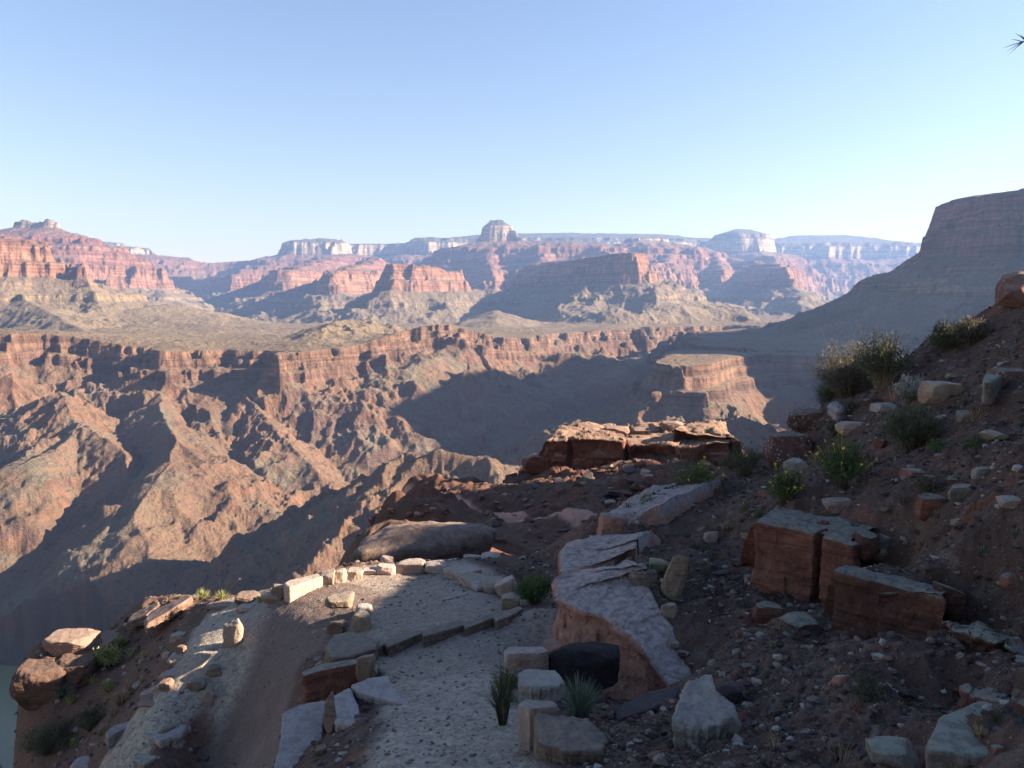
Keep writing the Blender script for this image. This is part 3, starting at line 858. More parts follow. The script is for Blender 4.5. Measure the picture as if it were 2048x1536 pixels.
vattr(og, "left", sstep(0.0, 0.6, -Xn - 3.05 - 0.35 * (9.5 - Yn).clip(-3, 3) * 0.3 + 0.2 * fbm(Xn, Yn, 1.0, 3, 181)).ravel())
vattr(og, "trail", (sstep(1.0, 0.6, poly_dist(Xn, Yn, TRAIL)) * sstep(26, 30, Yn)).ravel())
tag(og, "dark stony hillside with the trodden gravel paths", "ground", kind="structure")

# ================================================================== ROCKS AND PLANTS: THE KIT
def m_rock(name, a, b, top=None, topmix=0.8, band=0.0, spots=None, scale=1.0, bump=0.03):
    k = NT(name)
    P = k.pos()
    oi = k.n("ShaderNodeObjectInfo")
    off = k.n("ShaderNodeVectorMath", operation='ADD'); k.put(off.inputs[0], P)
    k.put(off.inputs[1], oi.outputs["Random"])
    Q = off.outputs[0]
    n1 = k.noise(Q, 2.2 * scale, 7, 0.65); n2 = k.noise(Q, 14 * scale, 6, 0.7); n3 = k.noise(Q, 70 * scale, 4, 0.7)
    col = k.mix(k.mapr(n1, 0.36, 0.64), a, b)
    bd = k.noise(k.scaled(Q, (1.2 * scale, 1.2 * scale, 22 * scale)), 1.0, 5, 0.65, 0.3)
    if band:
        dk = tuple(c * 0.42 for c in b)
        col = k.mix(k.mapr(bd, 0.50, 0.64, 0, band), col, dk)
    col = k.mix(k.mapr(n2, 0.52, 0.70, 0, 0.5), col, tuple(min(1, c * 1.55 + 0.02) for c in a))
    col = k.mix(k.mapr(n2, 0.46, 0.32, 0, 0.55), col, tuple(c * 0.5 for c in b))
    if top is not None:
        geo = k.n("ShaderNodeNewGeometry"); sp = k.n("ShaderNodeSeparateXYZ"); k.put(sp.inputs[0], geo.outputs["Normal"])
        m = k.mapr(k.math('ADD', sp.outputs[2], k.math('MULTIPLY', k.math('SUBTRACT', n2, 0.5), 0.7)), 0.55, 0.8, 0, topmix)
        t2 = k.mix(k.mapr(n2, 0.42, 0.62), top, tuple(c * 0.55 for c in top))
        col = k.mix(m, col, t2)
    if spots is not None:
        vo = k.n("ShaderNodeTexVoronoi"); k.put(vo.inputs["Vector"], Q); vo.inputs["Scale"].default_value = 22 * scale
        col = k.mix(k.math('MULTIPLY', k.mapr(vo.outputs["Distance"], 0.36, 0.24), k.mapr(k.noise(Q, 3.0 * scale, 3, 0.6), 0.45, 0.6)), col, spots)
    # a little difference between neighbours
    hs = k.n("ShaderNodeHueSaturation"); k.put(hs.inputs["Color"], col); k.put(hs.inputs["Value"], k.mapr(oi.outputs["Random"], 0, 1, 0.82, 1.18, smooth=False))
    h = k.math('ADD', k.math('MULTIPLY', n2, 1.0), k.math('MULTIPLY', n3, 0.4))
    if band: h = k.math('ADD', h, k.math('MULTIPLY', bd, 0.8))
    return k.done(hs.outputs[0], k.bump(h, 0.9, bump))


R_PALE = m_rock("pale_pink_stone", (.38, .29, .23), (.28, .195, .15), top=(.37, .32, .265), topmix=0.6)
R_WALL = m_rock("wall_stone", (.46, .35, .28), (.34, .22, .17), top=(.42, .37, .32), topmix=0.6, band=0.25)
R_TAN = m_rock("tan_stone", (.34, .25, .17), (.23, .16, .11), top=(.36, .31, .25), topmix=0.6, band=0.4)
R_KERB = m_rock("kerb_stone", (.24, .18, .13), (.16, .11, .08), top=(.27, .23, .18), topmix=0.6, band=0.5)
R_SLAB = m_rock("grey_lilac_slab", (.35, .295, .26), (.26, .205, .18), top=(.37, .325, .30), topmix=0.7)
R_RED = m_rock("red_brown_rock", (.25, .11, .075), (.15, .062, .045), top=(.27, .275, .215), topmix=0.75, band=0.5)
R_BROWN = m_rock("dark_brown_rock", (.15, .075, .052), (.085, .042, .032), top=(.28, .285, .225), topmix=0.75, band=0.55)
R_DARK = m_rock("dark_purple_rock", (.085, .058, .058), (.050, .034, .034), top=(.12, .10, .10), topmix=0.5)
R_BLACK = m_rock("shadow_and_needle_black", (.036, .029, .027), (.02, .017, .017))  # black stands in for shadow on the boulder; the twig needles share it
R_PINK = m_rock("pink_outcrop", (.40, .215, .155), (.29, .145, .10), top=(.38, .33, .30), topmix=0.9, bump=0.05)
R_LICH = m_rock("lichened_rock", (.19, .10, .08), (.12, .065, .05), top=(.27, .26, .19), topmix=0.5, spots=(.42, .38, .33), scale=0.8)
R_GREEN = m_rock("grey_green_slab", (.27, .24, .19), (.19, .15, .12), top=(.31, .305, .235), topmix=0.85, band=0.3)
R_STRIPE = m_rock("striped_rock", (.24, .19, .145), (.10, .07, .058), band=0.9, scale=1.6)
R_WHITE = m_rock("white_boulder_rock", (.37, .32, .265), (.27, .225, .185), top=(.40, .365, .31), topmix=0.5, scale=0.9, bump=0.04)
R_SUN = m_rock("sunlit_sandstone", (.27, .18, .135), (.18, .11, .082), top=(.30, .215, .165), topmix=0.6, band=0.6)
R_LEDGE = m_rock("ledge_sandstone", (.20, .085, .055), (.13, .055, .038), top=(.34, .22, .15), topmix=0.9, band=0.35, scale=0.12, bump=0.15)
R_CAP = m_rock("cap_boulder_rock", (.27, .18, .14), (.17, .105, .08), top=(.35, .265, .215), topmix=0.6, scale=0.6, bump=0.07)
R_RUST = m_rock("rusty_boulder_rock", (.15, .085, .062), (.085, .048, .036), top=(.20, .135, .10), topmix=0.6, band=0.4)
R_FAR = m_rock("slope_block_rock", (.17, .075, .05), (.10, .045, .032), top=(.19, .11, .08), topmix=0.5, scale=0.25, bump=0.1)
R_OLIVE = m_rock("olive_tan_stone", (.34, .31, .19), (.26, .22, .14), band=0.3)


def n3d(P, scale, seed, octaves=3):
    """cheap 3D noise from three 2D ones"""
    x, y, z = P[:, 0] / scale, P[:, 1] / scale, P[:, 2] / scale
    return (fbm(x + 0.37 * z, y - 0.61 * z, 1, octaves, seed) + fbm(y + 0.3 * x, z + 0.2 * x, 1, octaves, seed + 3) + fbm(z - 0.2 * y, x + 0.4 * y, 1, octaves, seed + 5)) / 1.8


_ico = {}


def ico(level):
    if level not in _ico:
        t = (1 + 5 ** 0.5) / 2
        v = [(-1, t, 0), (1, t, 0), (-1, -t, 0), (1, -t, 0), (0, -1, t), (0, 1, t), (0, -1, -t), (0, 1, -t), (t, 0, -1), (t, 0, 1), (-t, 0, -1), (-t, 0, 1)]
        f = [(0, 11, 5), (0, 5, 1), (0, 1, 7), (0, 7, 10), (0, 10, 11), (1, 5, 9), (5, 11, 4), (11, 10, 2), (10, 7, 6), (7, 1, 8), (3, 9, 4), (3, 4, 2), (3, 2, 6), (3, 6, 8), (3, 8, 9), (4, 9, 5), (2, 4, 11), (6, 2, 10), (8, 6, 7), (9, 8, 1)]
        v = [np.array(a) / np.linalg.norm(a) for a in v]
        for _ in range(level):
            cache = {}; nf = []
            def mid(a, b):
                key = (min(a, b), max(a, b))
                if key not in cache:
                    m = v[a] + v[b]; v.append(m / np.linalg.norm(m)); cache[key] = len(v) - 1
                return cache[key]
            for a, b, c in f:
                ab, bc, ca = mid(a, b), mid(b, c), mid(c, a)
                nf += [(a, ab, ca), (b, bc, ab), (c, ca, bc), (ab, bc, ca)]
            f = nf
        _ico[level] = (np.array(v), np.array(f, np.int32))
    return _ico[level]


def rock_shape(seed, dims, level=4, cuts=9, blocky=0.6, rough=0.05, layers=0.0):
    """broken angular rock: half-space polytope on a sphere, roughened; dims = full sizes"""
    rng = np.random.default_rng(seed)
    d, f = ico(level)
    pl = [(np.array(a, float), 1.0 * rng.uniform(0.85, 1.0)) for a in ((1, 0, 0), (-1, 0, 0), (0, 1, 0), (0, -1, 0), (0, 0, 1), (0, 0, -1))]
    pl = [(n + rng.normal(0, 0.10 + 0.12 * (1 - blocky), 3), c) for n, c in pl]
    for _ in range(cuts):
        n = rng.normal(0, 1, 3); n /= np.linalg.norm(n)
        pl.append((n, rng.uniform(0.88, 1.12) + 0.32 * blocky * rng.uniform(0.3, 1)))
    r = np.full(len(d), 9.0)
    for n, c in pl:
        n = n / np.linalg.norm(n)
        q = d @ n
        r = np.where(q > 1e-3, np.minimum(r, c / np.maximum(q, 1e-3)), r)
    r = np.minimum(r, 1.6)
    P = d * r[:, None]
    # knock chips off the corners and edges
    for _ in range(16 if level >= 4 else 5):
        n = rng.normal(0, 1, 3); n /= np.linalg.norm(n)
        q = P @ n
        c = q.max() * rng.uniform(0.80, 0.96)
        P = np.where((q > c)[:, None], P * (c / np.maximum(q, 1e-6))[:, None], P)
    s = np.array(dims) / 2.0
    P = P * s
    m = float(max(dims))
    nn = n3d(P, m * 0.28, seed, 5)
    st_ = np.floor(nn * 5 + 0.35 * n3d(P, m * 0.07, seed + 2, 3)) / 5
    P = P * (1 + rough * (0.9 * nn + 1.1 * st_)[:, None])
    if layers:
        ph = P[:, 2] / (dims[2] * 0.10) + 0.6 * n3d(P, m * 0.5, seed + 9, 2)
        w = (np.abs((ph % 1.0) - 0.5) * 2) ** 3
        P[:, :2] *= (1 - layers * w)[:, None]
    return P, f


def rotz(P, a):
    c, s = math.cos(a), math.sin(a)
    return np.stack([P[:, 0] * c - P[:, 1] * s, P[:, 0] * s + P[:, 1] * c, P[:, 2]], 1)


def rotx(P, a):
    c, s = math.cos(a), math.sin(a)
    return np.stack([P[:, 0], P[:, 1] * c - P[:, 2] * s, P[:, 1] * s + P[:, 2] * c], 1)


def roty(P, a):
    c, s = math.cos(a), math.sin(a)
    return np.stack([P[:, 0] * c + P[:, 2] * s, P[:, 1], -P[:, 0] * s + P[:, 2] * c], 1)


def rock(label, x0, x1, y0, y1, mat, depth=0.8, seed=None, cat="rock", name="rock", group=None, rz=0.0, tilt=0.0, lean=0.0, level=4, blocky=0.6,
         rough=0.05, layers=0.0, cuts=9, D=None, sink=0.12, lift=0.0):
    """rock whose picture box is x0..x1 by y0..y1 (pixels), standing on the ground seen at its foot"""
    seed = seed if seed is not None else int(x0 * 7 + y0 * 13)
    g = on((x0 + x1) / 2, y1 - (y1 - y0) * 0.08, D)
    if D is not None:
        u, t = ray((x0 + x1) / 2, y1); g = (u * D, D, t * D)
    k = math.hypot(g[1], g[2]) / F
    w = (x1 - x0) * k
    dep = w * depth
    # the picture height shows both the face and part of the top
    el = math.atan2(-g[2], g[1])
    h = max(((y1 - y0) * k - dep * math.sin(el) * 0.75) / max(math.cos(el), 0.3), 0.22 * (y1 - y0) * k, 0.03)
    hh = h * (1 + sink)
    P, f = rock_shape(seed, (w, dep, hh), level, cuts, blocky, rough, layers)
    P = roty(rotx(P, tilt), lean)
    P = rotz(P, rz)
    P[:, 0] *= w / (P[:, 0].max() - P[:, 0].min())
    P[:, 2] *= hh / (P[:, 2].max() - P[:, 2].min())
    o = mesh_np(name, P, f, mat, loc=(g[0], g[1] + dep * 0.42, g[2] + hh * 0.5 - h * sink + lift))
    tag(o, label, cat, group)
    return o


def block(label, front, outline, mat, name="rock_slab", cat="rock", group=None, tilt=(0, 0), drop=None, seed=1, rough=0.012, layers=0.03, flare=0.0, D=None, M=170, lumps=0.0, parent=None, chips=0.03, dome=0.0):
    """slab or block whose top face has the given picture outline; front = (px, py of top edge, py of foot)"""
    g = on(front[0], front[2], D)
    if D is not None:
        u, t = ray(front[0], front[2]); g = (u * D, D, t * D)
    uf, tf = ray(front[0], front[1])
    zt = tf * g[1]
    a, b = tilt
    xc, yc = uf * g[1], g[1]
    pts = []
    for px, py in outline:
        u, t = ray(px, py)
        Dp = (zt - a * xc - b * yc) / (t - a * u - b)
        pts.append((u * Dp, Dp, t * Dp))
    pts = np.array(pts)
    hgt = drop if drop is not None else max(zt - g[2], 0.02) + 0.08
    c = pts.mean(0)
    ang = np.linspace(0, 2 * math.pi, M, endpoint=False)
    dirs = np.stack([np.cos(ang), np.sin(ang)], 1)
    R = np.zeros(M)
    q = pts[:, :2] - c[:2]
    for i in range(len(q)):
        p0, p1 = q[i], q[(i + 1) % len(q)]
        e = p1 - p0
        den = dirs[:, 0] * e[1] - dirs[:, 1] * e[0]
        den = np.where(np.abs(den) < 1e-9, 1e-9, den)
        tt = (p0[0] * e[1] - p0[1] * e[0]) / den
        ss = (p0[0] * dirs[:, 1] - p0[1] * dirs[:, 0]) / den
        ok = (tt > 0) & (ss >= -1e-6) & (ss <= 1 + 1e-6)
        R = np.where(ok, np.maximum(R, tt), R)
    size = float(R.mean() * 2)
    R = R * (1 + 0.035 * fbm(np.cos(ang) * 3 + seed, np.sin(ang) * 3, 1, 4, seed))
    rings = []
    K1, K2 = 16, 20
    zc = zt + a * (c[0] - xc) + b * (c[1] - yc)
    edge = min(0.035 * size, 0.3 * hgt, 0.14)
    R = R * (1 + 0.03 * np.floor(3 * fbm(np.cos(ang) * 7 + seed, np.sin(ang) * 7, 1, 2, seed + 33)) / 2)
    for i in range(1, K1 + 1):
        fr = (i / K1) ** 0.8
        x = c[0] + dirs[:, 0] * R * fr; y = c[1] + dirs[:, 1] * R * fr
        z = zc + a * (x - c[0]) + b * (y - c[1])
        z = z + dome * (1 - fr ** 2.4)
        z = z + (lumps + 0.012 * size) * fbm(x + seed, y, size * 0.3, 4, seed + 1) - edge * max(0, (fr - 0.9) / 0.1) ** 2
        if i == K1:
            x = x - dirs[:, 0] * edge * 0.3; y = y - dirs[:, 1] * edge * 0.3
        rings.append(np.stack([x, y, z], 1))
    ez = rings[-1][:, 2]
    ex, ey = c[0] + dirs[:, 0] * R, c[1] + dirs[:, 1] * R
    for j in range(1, K2 + 1):
        fj = j / K2
        z = ez - hgt * fj
        s_ = fbm(z / max(hgt, 0.05) * 4 + seed * 3.1, np.cos(ang) * 1.2 + seed, 1, 3, seed + 2)
        v_ = ridged(np.cos(ang) * R / size * 9, np.sin(ang) * R / size * 9 + z * 0.15, 1, 3, seed + 4)
        band_ = np.floor(fj * 5.2 + 0.9 * fbm(np.cos(ang) * 2 + seed, np.sin(ang) * 2, 1, 3, seed + 12))
        seg_ = np.floor(ang / (2 * math.pi) * 17 + 0.6 * band_ + 0.8 * fbm(np.cos(ang) * 5, np.sin(ang) * 5 + fj * 2, 1, 2, seed + 13))
        chip_ = _hash(band_, seg_, seed + 14) + 0.8 * _hash(band_, band_ * 0, seed + 15)
        off = flare * hgt * fj + layers * size * s_ + rough * size * v_ * 1.5 - chips * size * chip_ * min(1, 3 * fj)
        rings.append(np.stack([ex + dirs[:, 0] * off, ey + dirs[:, 1] * off, z], 1))
    V = np.concatenate([np.array([[c[0], c[1], zc]])] + rings)
    F_ = []
    n = len(rings)
    i = np.arange(M); i2 = (i + 1) % M
    tri = np.stack([np.zeros(M, int), 1 + i, 1 + i2, np.zeros(M, int)], 1)
    quads = [np.stack([1 + r * M + i, 1 + (r + 1) * M + i, 1 + (r + 1) * M + i2, 1 + r * M + i2], 1) for r in range(n - 1)]
    tris = np.stack([np.zeros(M, int), 1 + i, 1 + i2], 1)
    qa = np.concatenate(quads)
    qt = np.concatenate([qa[:, [0, 1, 2]], qa[:, [0, 2, 3]], tris])
    V = V + 0.4 * rough * size * np.stack([n3d(V, size * 0.12, seed + 6, 3), n3d(V, size * 0.12, seed + 7, 3), 0.5 * n3d(V, size * 0.12, seed + 8, 3)], 1)
    base = np.array([c[0], c[1], zc - hgt])
    o = mesh_np(name, V - base, qt, mat, loc=tuple(base), parent=parent)
    if label: tag(o, label, cat, group)
    return o


def ledge(label, pts, mat, name="ledge", cat="ledge", group=None, seed=1, size=0.3, cracks=(), flip=1, nu_=420, lump=1.0, back=0.25, joints=3.0):
    """a continuous broken rock step that follows its picture line: pts = (px, py of the top edge, distance, height, depth of the bare top)"""
    P = np.array([at(p[0], p[1], p[2]) for p in pts])
    seg = np.r_[0, np.cumsum(np.linalg.norm(np.diff(P[:, :2], axis=0), axis=1))]
    L = seg[-1]
    s_ = np.linspace(0, L, nu_)
    C = np.stack([np.interp(s_, seg, P[:, i]) for i in range(3)], 1)
    ker = np.ones(9) / 9
    for i in range(3):
        C[:, i] = np.convolve(np.pad(C[:, i], 4, mode='edge'), ker, 'valid')
    drop = np.interp(s_, seg, [p[3] for p in pts]); dep = np.interp(s_, seg, [p[4] for p in pts])
    T = np.gradient(C[:, :2], axis=0); T /= np.linalg.norm(T, axis=1)[:, None]
    N = np.stack([T[:, 1], -T[:, 0]], 1) * flip          # outward, away from the hill
    for _ in range(6):
        N[:, 0] = np.convolve(np.pad(N[:, 0], 8, mode='edge'), np.ones(17) / 17, 'valid'); N[:, 1] = np.convolve(np.pad(N[:, 1], 8, mode='edge'), np.ones(17) / 17, 'valid')
    N /= np.linalg.norm(N, axis=1)[:, None]
    rows = []
    A_, B_ = 26, 34
    fine = size
    endt = np.clip(np.minimum(s_, L - s_) / (size * 0.8), 0, 1) ** 0.6
    jw = s_ / (size * joints) + 0.5 * fbm(s_ / size, s_ * 0, 1.3, 2, seed)
    jid = np.floor(jw); jf = jw - jid
    jstep = (_hash(jid, jid * 0, seed + 1) - 0.5) * size * 0.55 * lump
    jcut = -np.exp(-(np.minimum(jf, 1 - jf) / 0.05) ** 2) * size * 0.22
    jtop = (_hash(jid, jid * 0 + 3, seed + 2) - 0.5) * size * 0.28 * lump
    for cpos, cw, cd in cracks:
        jcut = jcut - np.exp(-((s_ - cpos * L) / cw) ** 2) * cd
    for i in range(A_):                                   # top surface, from the buried back to the edge
        f_ = i / (A_ - 1)
        o_ = -dep * (1 - f_)
        x = C[:, 0] + N[:, 0] * (o_ + jstep * f_ + jcut * f_ ** 6); y = C[:, 1] + N[:, 1] * (o_ + jstep * f_ + jcut * f_ ** 6)
        z = C[:, 2] + jtop + size * 0.22 * lump * fbm(x, y, size * 1.9, 4, seed + 4, 0.42) - back * dep * (1 - f_) ** 1.5 - size * 0.10 * max(0, (f_ - 0.86) / 0.14) ** 2 - (1 - endt) * drop * 0.6
        z = z + 0.10 * lump ** 2.5 * size * np.floor(3 * fbm(x, y, size * 0.9, 3, seed + 5)) / 1.5
        rows.append(np.stack([x, y, z], 1))
    ez = rows[-1][:, 2].copy()
    bk = rows[0].copy(); bk[:, 2] -= drop + 0.3 * size; bk[:, 0] -= N[:, 0] * 0.05; bk[:, 1] -= N[:, 1] * 0.05
    rows.insert(0, bk)
    for j in range(1, B_ + 1):                            # broken face
        g_ = j / B_
        zz = ez - drop * 1.25 * g_
        cw_ = np.cumsum(np.ones_like(s_)) * 0
        bed = np.floor(g_ * 6 + 0.8 * fbm(s_, s_ * 0, size * 4, 3, seed + 6))
        cell = np.floor(s_ / (size * 0.75) + 0.7 * bed + 0.8 * fbm(s_, s_ * 0 + g_ * size, size, 2, seed + 7))
        inset = (_hash(bed, cell, seed + 8) * 0.16 + _hash(bed, jid, seed + 9) * 0.14) * size * lump
        und = size * 0.30 * lump * fbm(s_, zz * 1.4, size * 1.3, 5, seed + 10)
        o_ = jstep + jcut - inset * min(1, g_ * 4) + und + 0.10 * drop * g_
        o_ = o_ - (1 - endt) * dep * 0.7
        rows.append(np.stack([C[:, 0] + N[:, 0] * o_, C[:, 1] + N[:, 1] * o_, zz], 1))
    V = np.concatenate(rows)
    V = V + 0.045 * size * np.stack([n3d(V, size * 0.3, seed + 11, 4), n3d(V, size * 0.3, seed + 12, 4), n3d(V, size * 0.3, seed + 13, 4)], 1)
    base = C.mean(0)
    Fq = grid_faces(len(rows), nu_)
    if flip < 0: Fq = Fq[:, ::-1]
    o = mesh_np(name, V - base, np.concatenate([Fq[:, [0, 1, 2]], Fq[:, [0, 2, 3]]]), mat, loc=tuple(base))
    tag(o, label, cat, group)
    return o


# ------------------------------------------------------------------ plants
def m_leaf(name, a, b, dry=None, sc=9.0):
    k = NT(name)
    P = k.pos()
    col = k.mix(k.mapr(k.noise(P, sc, 4, 0.7), 0.38, 0.62), a, b)
    if dry is not None:
        col = k.mix(k.mapr(k.noise(P, sc * 2.3, 3, 0.7), 0.56, 0.66), col, dry)
    k.b.inputs["Roughness"].default_value = 0.75
    k.done(col)
    tr = k.n("ShaderNodeBsdfTranslucent"); k.put(tr.inputs[0], col)
    mx = k.n("ShaderNodeMixShader"); mx.inputs[0].default_value = 0.25
    k.t.links.new(k.b.outputs[0], mx.inputs[1]); k.t.links.new(tr.outputs[0], mx.inputs[2])
    k.t.links.new(mx.outputs[0], k.t.nodes["Material Output"].inputs["Surface"])
    return k.mat


L_GREEN = m_leaf("green_leaves", (.105, .145, .05), (.06, .09, .032))
L_DARK = m_leaf("dark_green_leaves", (.12, .13, .075), (.07, .078, .045), dry=(.18, .145, .095))
L_SILVER = m_leaf("silver_green_leaves", (.20, .235, .17), (.12, .15, .10))
L_YELLOW = m_leaf("yellow_green_leaves", (.34, .33, .13), (.24, .25, .09))
L_DRY = m_leaf("dry_straw_leaves", (.36, .27, .16), (.25, .18, .10))
L_GREY = m_leaf("grey_twigs_leaves", (.15, .135, .10), (.085, .08, .055), dry=(.21, .17, .12))
L_WHITE = m_leaf("pale_seed_heads", (.42, .40, .36), (.28, .27, .22))
STEM = m_leaf("woody_stems", (.17, .13, .09), (.10, .075, .05))
PETAL = m_leaf("yellow_petals", (.72, .50, .04), (.62, .40, .03))


def ribbons(starts, mids, ends, w):
    """thin three-point blades; arrays (n,3); w (n,)"""
    n = len(starts)
    ax = ends - starts
    rnd = np.random.default_rng(n).normal(0, 1, (n, 3))
    side = np.cross(ax, rnd); side /= np.linalg.norm(side, axis=1)[:, None] + 1e-9
    s = side * w[:, None] * 0.5
    V = np.stack([starts - s, starts + s, mids - s * 0.8, mids + s * 0.8, ends - s * 0.15, ends + s * 0.15], 1).reshape(-1, 3)
    b = np.arange(n)[:, None] * 6
    Fc = np.concatenate([b + np.array([[0, 1, 3, 2]]), b + np.array([[2, 3, 5, 4]])])
    return V, Fc


def leaves(centers, dirs, ln, w, rng):
    n = len(centers)
    side = np.cross(dirs, rng.normal(0, 1, (n, 3))); side /= np.linalg.norm(side, axis=1)[:, None] + 1e-9
    e = dirs * ln[:, None]
    V = np.stack([centers, centers + e * 0.5 - side * w[:, None] / 2, centers + e, centers + e * 0.5 + side * w[:, None] / 2], 1).reshape(-1, 3)
    b = np.arange(n)[:, None] * 4
    return V, b + np.array([[0, 1, 2, 3]])


def plant(label, x0, x1, y0, y1, kind="bush", mat=None, n=90, seed=None, cat=None, name=None, group=None, flowers=0, leaf=0.022, D=None, stalks=0, stem_mat=None, dens=22, lw=0.35):
    """a desert plant filling the picture box"""
    seed = seed if seed is not None else int(x0 * 3 + y0 * 5)
    rng = np.random.default_rng(seed)
    g = on((x0 + x1) / 2, y1 - 2, D)
    if D is not None:
        u, t = ray((x0 + x1) / 2, y1); g = (u * D, D, t * D)
    k = math.hypot(g[1], g[2]) / F
    w, h = (x1 - x0) * k, (y1 - y0) * k * 1.02
    name = name or ("grass_tuft" if kind == "tuft" else "shrub")
    root = bpy.data.objects.new(name, None); COL.objects.link(root)
    root.empty_display_size = 0.1
    root.location = (g[0], g[1] + w * 0.25, gz(g[0], g[1] + w * 0.25) if D is None else g[2])
    if D is None:
        h = h * 1.0
    tag(root, label, cat or ("grass" if kind == "tuft" else "bush"), group)
    th = rng.uniform(0, 2 * math.pi, n)
    rr = np.sqrt(rng.uniform(0.0, 1, n))
    ends = np.stack([np.cos(th) * rr * w / 2, np.sin(th) * rr * w / 2 * 0.85, h * np.sqrt(np.clip(1 - 0.75 * rr ** 2, 0.05, 1)) * rng.uniform(0.55, 1.0, n)], 1)
    starts = np.stack([ends[:, 0] * 0.15, ends[:, 1] * 0.15, np.full(n, -0.03)], 1) + rng.normal(0, w * 0.03, (n, 3)) * np.array([1, 1, 0])
    mids = (starts + ends) / 2 + np.array([0, 0, 1]) * h * 0.10 + rng.normal(0, w * 0.03, (n, 3))
    mids[:, :2] = starts[:, :2] + (ends[:, :2] - starts[:, :2]) * 0.38
    if kind == "tuft":
        V, Fc = ribbons(starts, mids, ends, np.full(n, max(leaf * 0.35, k * 1.1)))
        mesh_np("blades", V, Fc, mat, root, smooth=False)
    else:
        V, Fc = ribbons(starts, mids, ends, np.full(n, max(0.005, k * 0.9)))
        mesh_np("stems", V, Fc, stem_mat or STEM, root, smooth=False)
        tt = rng.uniform(0.30, 1.0, (n, dens)) ** 0.8
        A = ((1 - tt) ** 2)[..., None] * starts[:, None] + (2 * tt * (1 - tt))[..., None] * mids[:, None] + (tt ** 2)[..., None] * ends[:, None]
        A = A.reshape(-1, 3) + rng.normal(0, w * 0.018 + leaf * 0.3, (n * dens, 3))
        dr = rng.normal(0, 1, (n * dens, 3)) + np.array([0, 0, 0.9]) + np.repeat((ends - starts) / (h + w) * 2, dens, 0)
        dr /= np.linalg.norm(dr, axis=1)[:, None]
        L = leaf * rng.uniform(0.6, 1.5, len(A))
        V, Fc = leaves(A, dr, L, L * lw, rng)
        mesh_np("foliage", V, Fc, mat, root, smooth=False)
    for i in range(stalks):
        j = rng.integers(n)
        s0 = starts[j:j + 1]; e = ends[j] * 1.0; e = np.array([[e[0] * 1.2, e[1] * 1.2, h * rng.uniform(1.0, 1.3)]])
        V, Fc = ribbons(s0, (s0 + e) / 2 + rng.normal(0, 0.02, (1, 3)), e, np.array([max(0.004, k * 0.8)]))
        mesh_np("stalk", V, Fc, L_DRY, root, smooth=False)
    for i in range(flowers):
        j = rng.integers(n)
        e = ends[j] * np.array([1.12, 1.12, 1.0]); e[2] = max(e[2], h * 0.45) * rng.uniform(1.0, 1.22)
        fr = 0.019 * rng.uniform(0.8, 1.25)
        pv, pf = [], []
        nrm = rng.normal(0, 0.5, 3) + np.array([0, -0.5, 1.0]); nrm /= np.linalg.norm(nrm)
        ua = np.cross(nrm, [0.3, 0.9, 0.1]); ua /= np.linalg.norm(ua); va = np.cross(nrm, ua)
        for q in range(7):
            a0 = q / 7 * 2 * math.pi
            c0 = ua * math.cos(a0) + va * math.sin(a0); s0 = -ua * math.sin(a0) + va * math.cos(a0)
            b0 = len(pv)
            pv += [e, e + c0 * fr * 0.6 - s0 * fr * 0.28, e + c0 * fr + nrm * fr * 0.1, e + c0 * fr * 0.6 + s0 * fr * 0.28]
            pf.append((b0, b0 + 1, b0 + 2, b0 + 3))
        # thin flower stem back into the plant
        b0 = len(pv); sd = ua * 0.0022
        st = ends[j] * 0.7
        pv += [e - sd, e + sd, st + sd, st - sd]; pf.append((b0, b0 + 1, b0 + 2, b0 + 3))
        mesh_np("flower", np.array(pv), np.array(pf), PETAL, root, smooth=False)
    return root

# ================================================================== THE THINGS
# ---- low wall round the turn, left to right
G_WALL = "pale stones edging the outer bend of the path"
ST = dict(cat="stone", name="wall_stone", group=G_WALL, blocky=0.95, cuts=4, rough=0.035, sink=0.25)
block("long pale block at the left end of the low wall, front face sunlit", (600, 1168, 1196), [(566, 1167), (578, 1160), (636, 1146), (645, 1152), (578, 1176)], R_PALE, name="wall_stone", cat="stone", group=G_WALL, seed=3, layers=0.004, rough=0.008, chips=0.005)
rock("small brown stone tucked outside the left end of the low wall", 540, 570, 1172, 1206, R_TAN, **ST)
rock("squat pale stone, second from the left in the low wall", 641, 669, 1140, 1174, R_PALE, depth=1.0, **ST)
rock("narrow pale stone between two squat ones in the low wall", 668, 690, 1140, 1170, R_PALE, depth=1.2, **ST)
rock("pale stone beside the flat rubble gap, right end of the low wall's tall left stretch", 690, 724, 1138, 1163, R_PALE, depth=0.9, **ST)
rock("thin flat stone lying in the gap of the low wall", 722, 756, 1136, 1153, R_WALL, depth=0.9, layers=0.1, **ST)
rock("rounded pinkish stone right of the gap in the low wall", 750, 792, 1130, 1154, R_WALL, depth=0.8, **ST)
rock("long flat-topped stone in the middle of the low wall below the big boulder", 790, 850, 1122, 1151, R_WALL, depth=0.6, **ST)
rock("rough crumbly stone of the low wall, where the sunlight gives way to shade", 847, 892, 1122, 1150, R_WALL, depth=0.8, **ST)
block("long smooth slab-shaped stone where the low wall starts to bend towards the viewer", (900, 1138, 1154), [(886, 1137), (905, 1127), (955, 1128), (964, 1138), (935, 1146), (920, 1149)], R_PALE, name="wall_stone", cat="stone", group=G_WALL, seed=5, layers=0.006)
block("flat square-topped pale stone on the right bend of the low wall", (935, 1152, 1172), [(916, 1149), (935, 1142), (968, 1147), (978, 1158), (945, 1166), (932, 1160)], R_PALE, name="wall_stone", cat="stone", group=G_WALL, seed=6, layers=0.006)
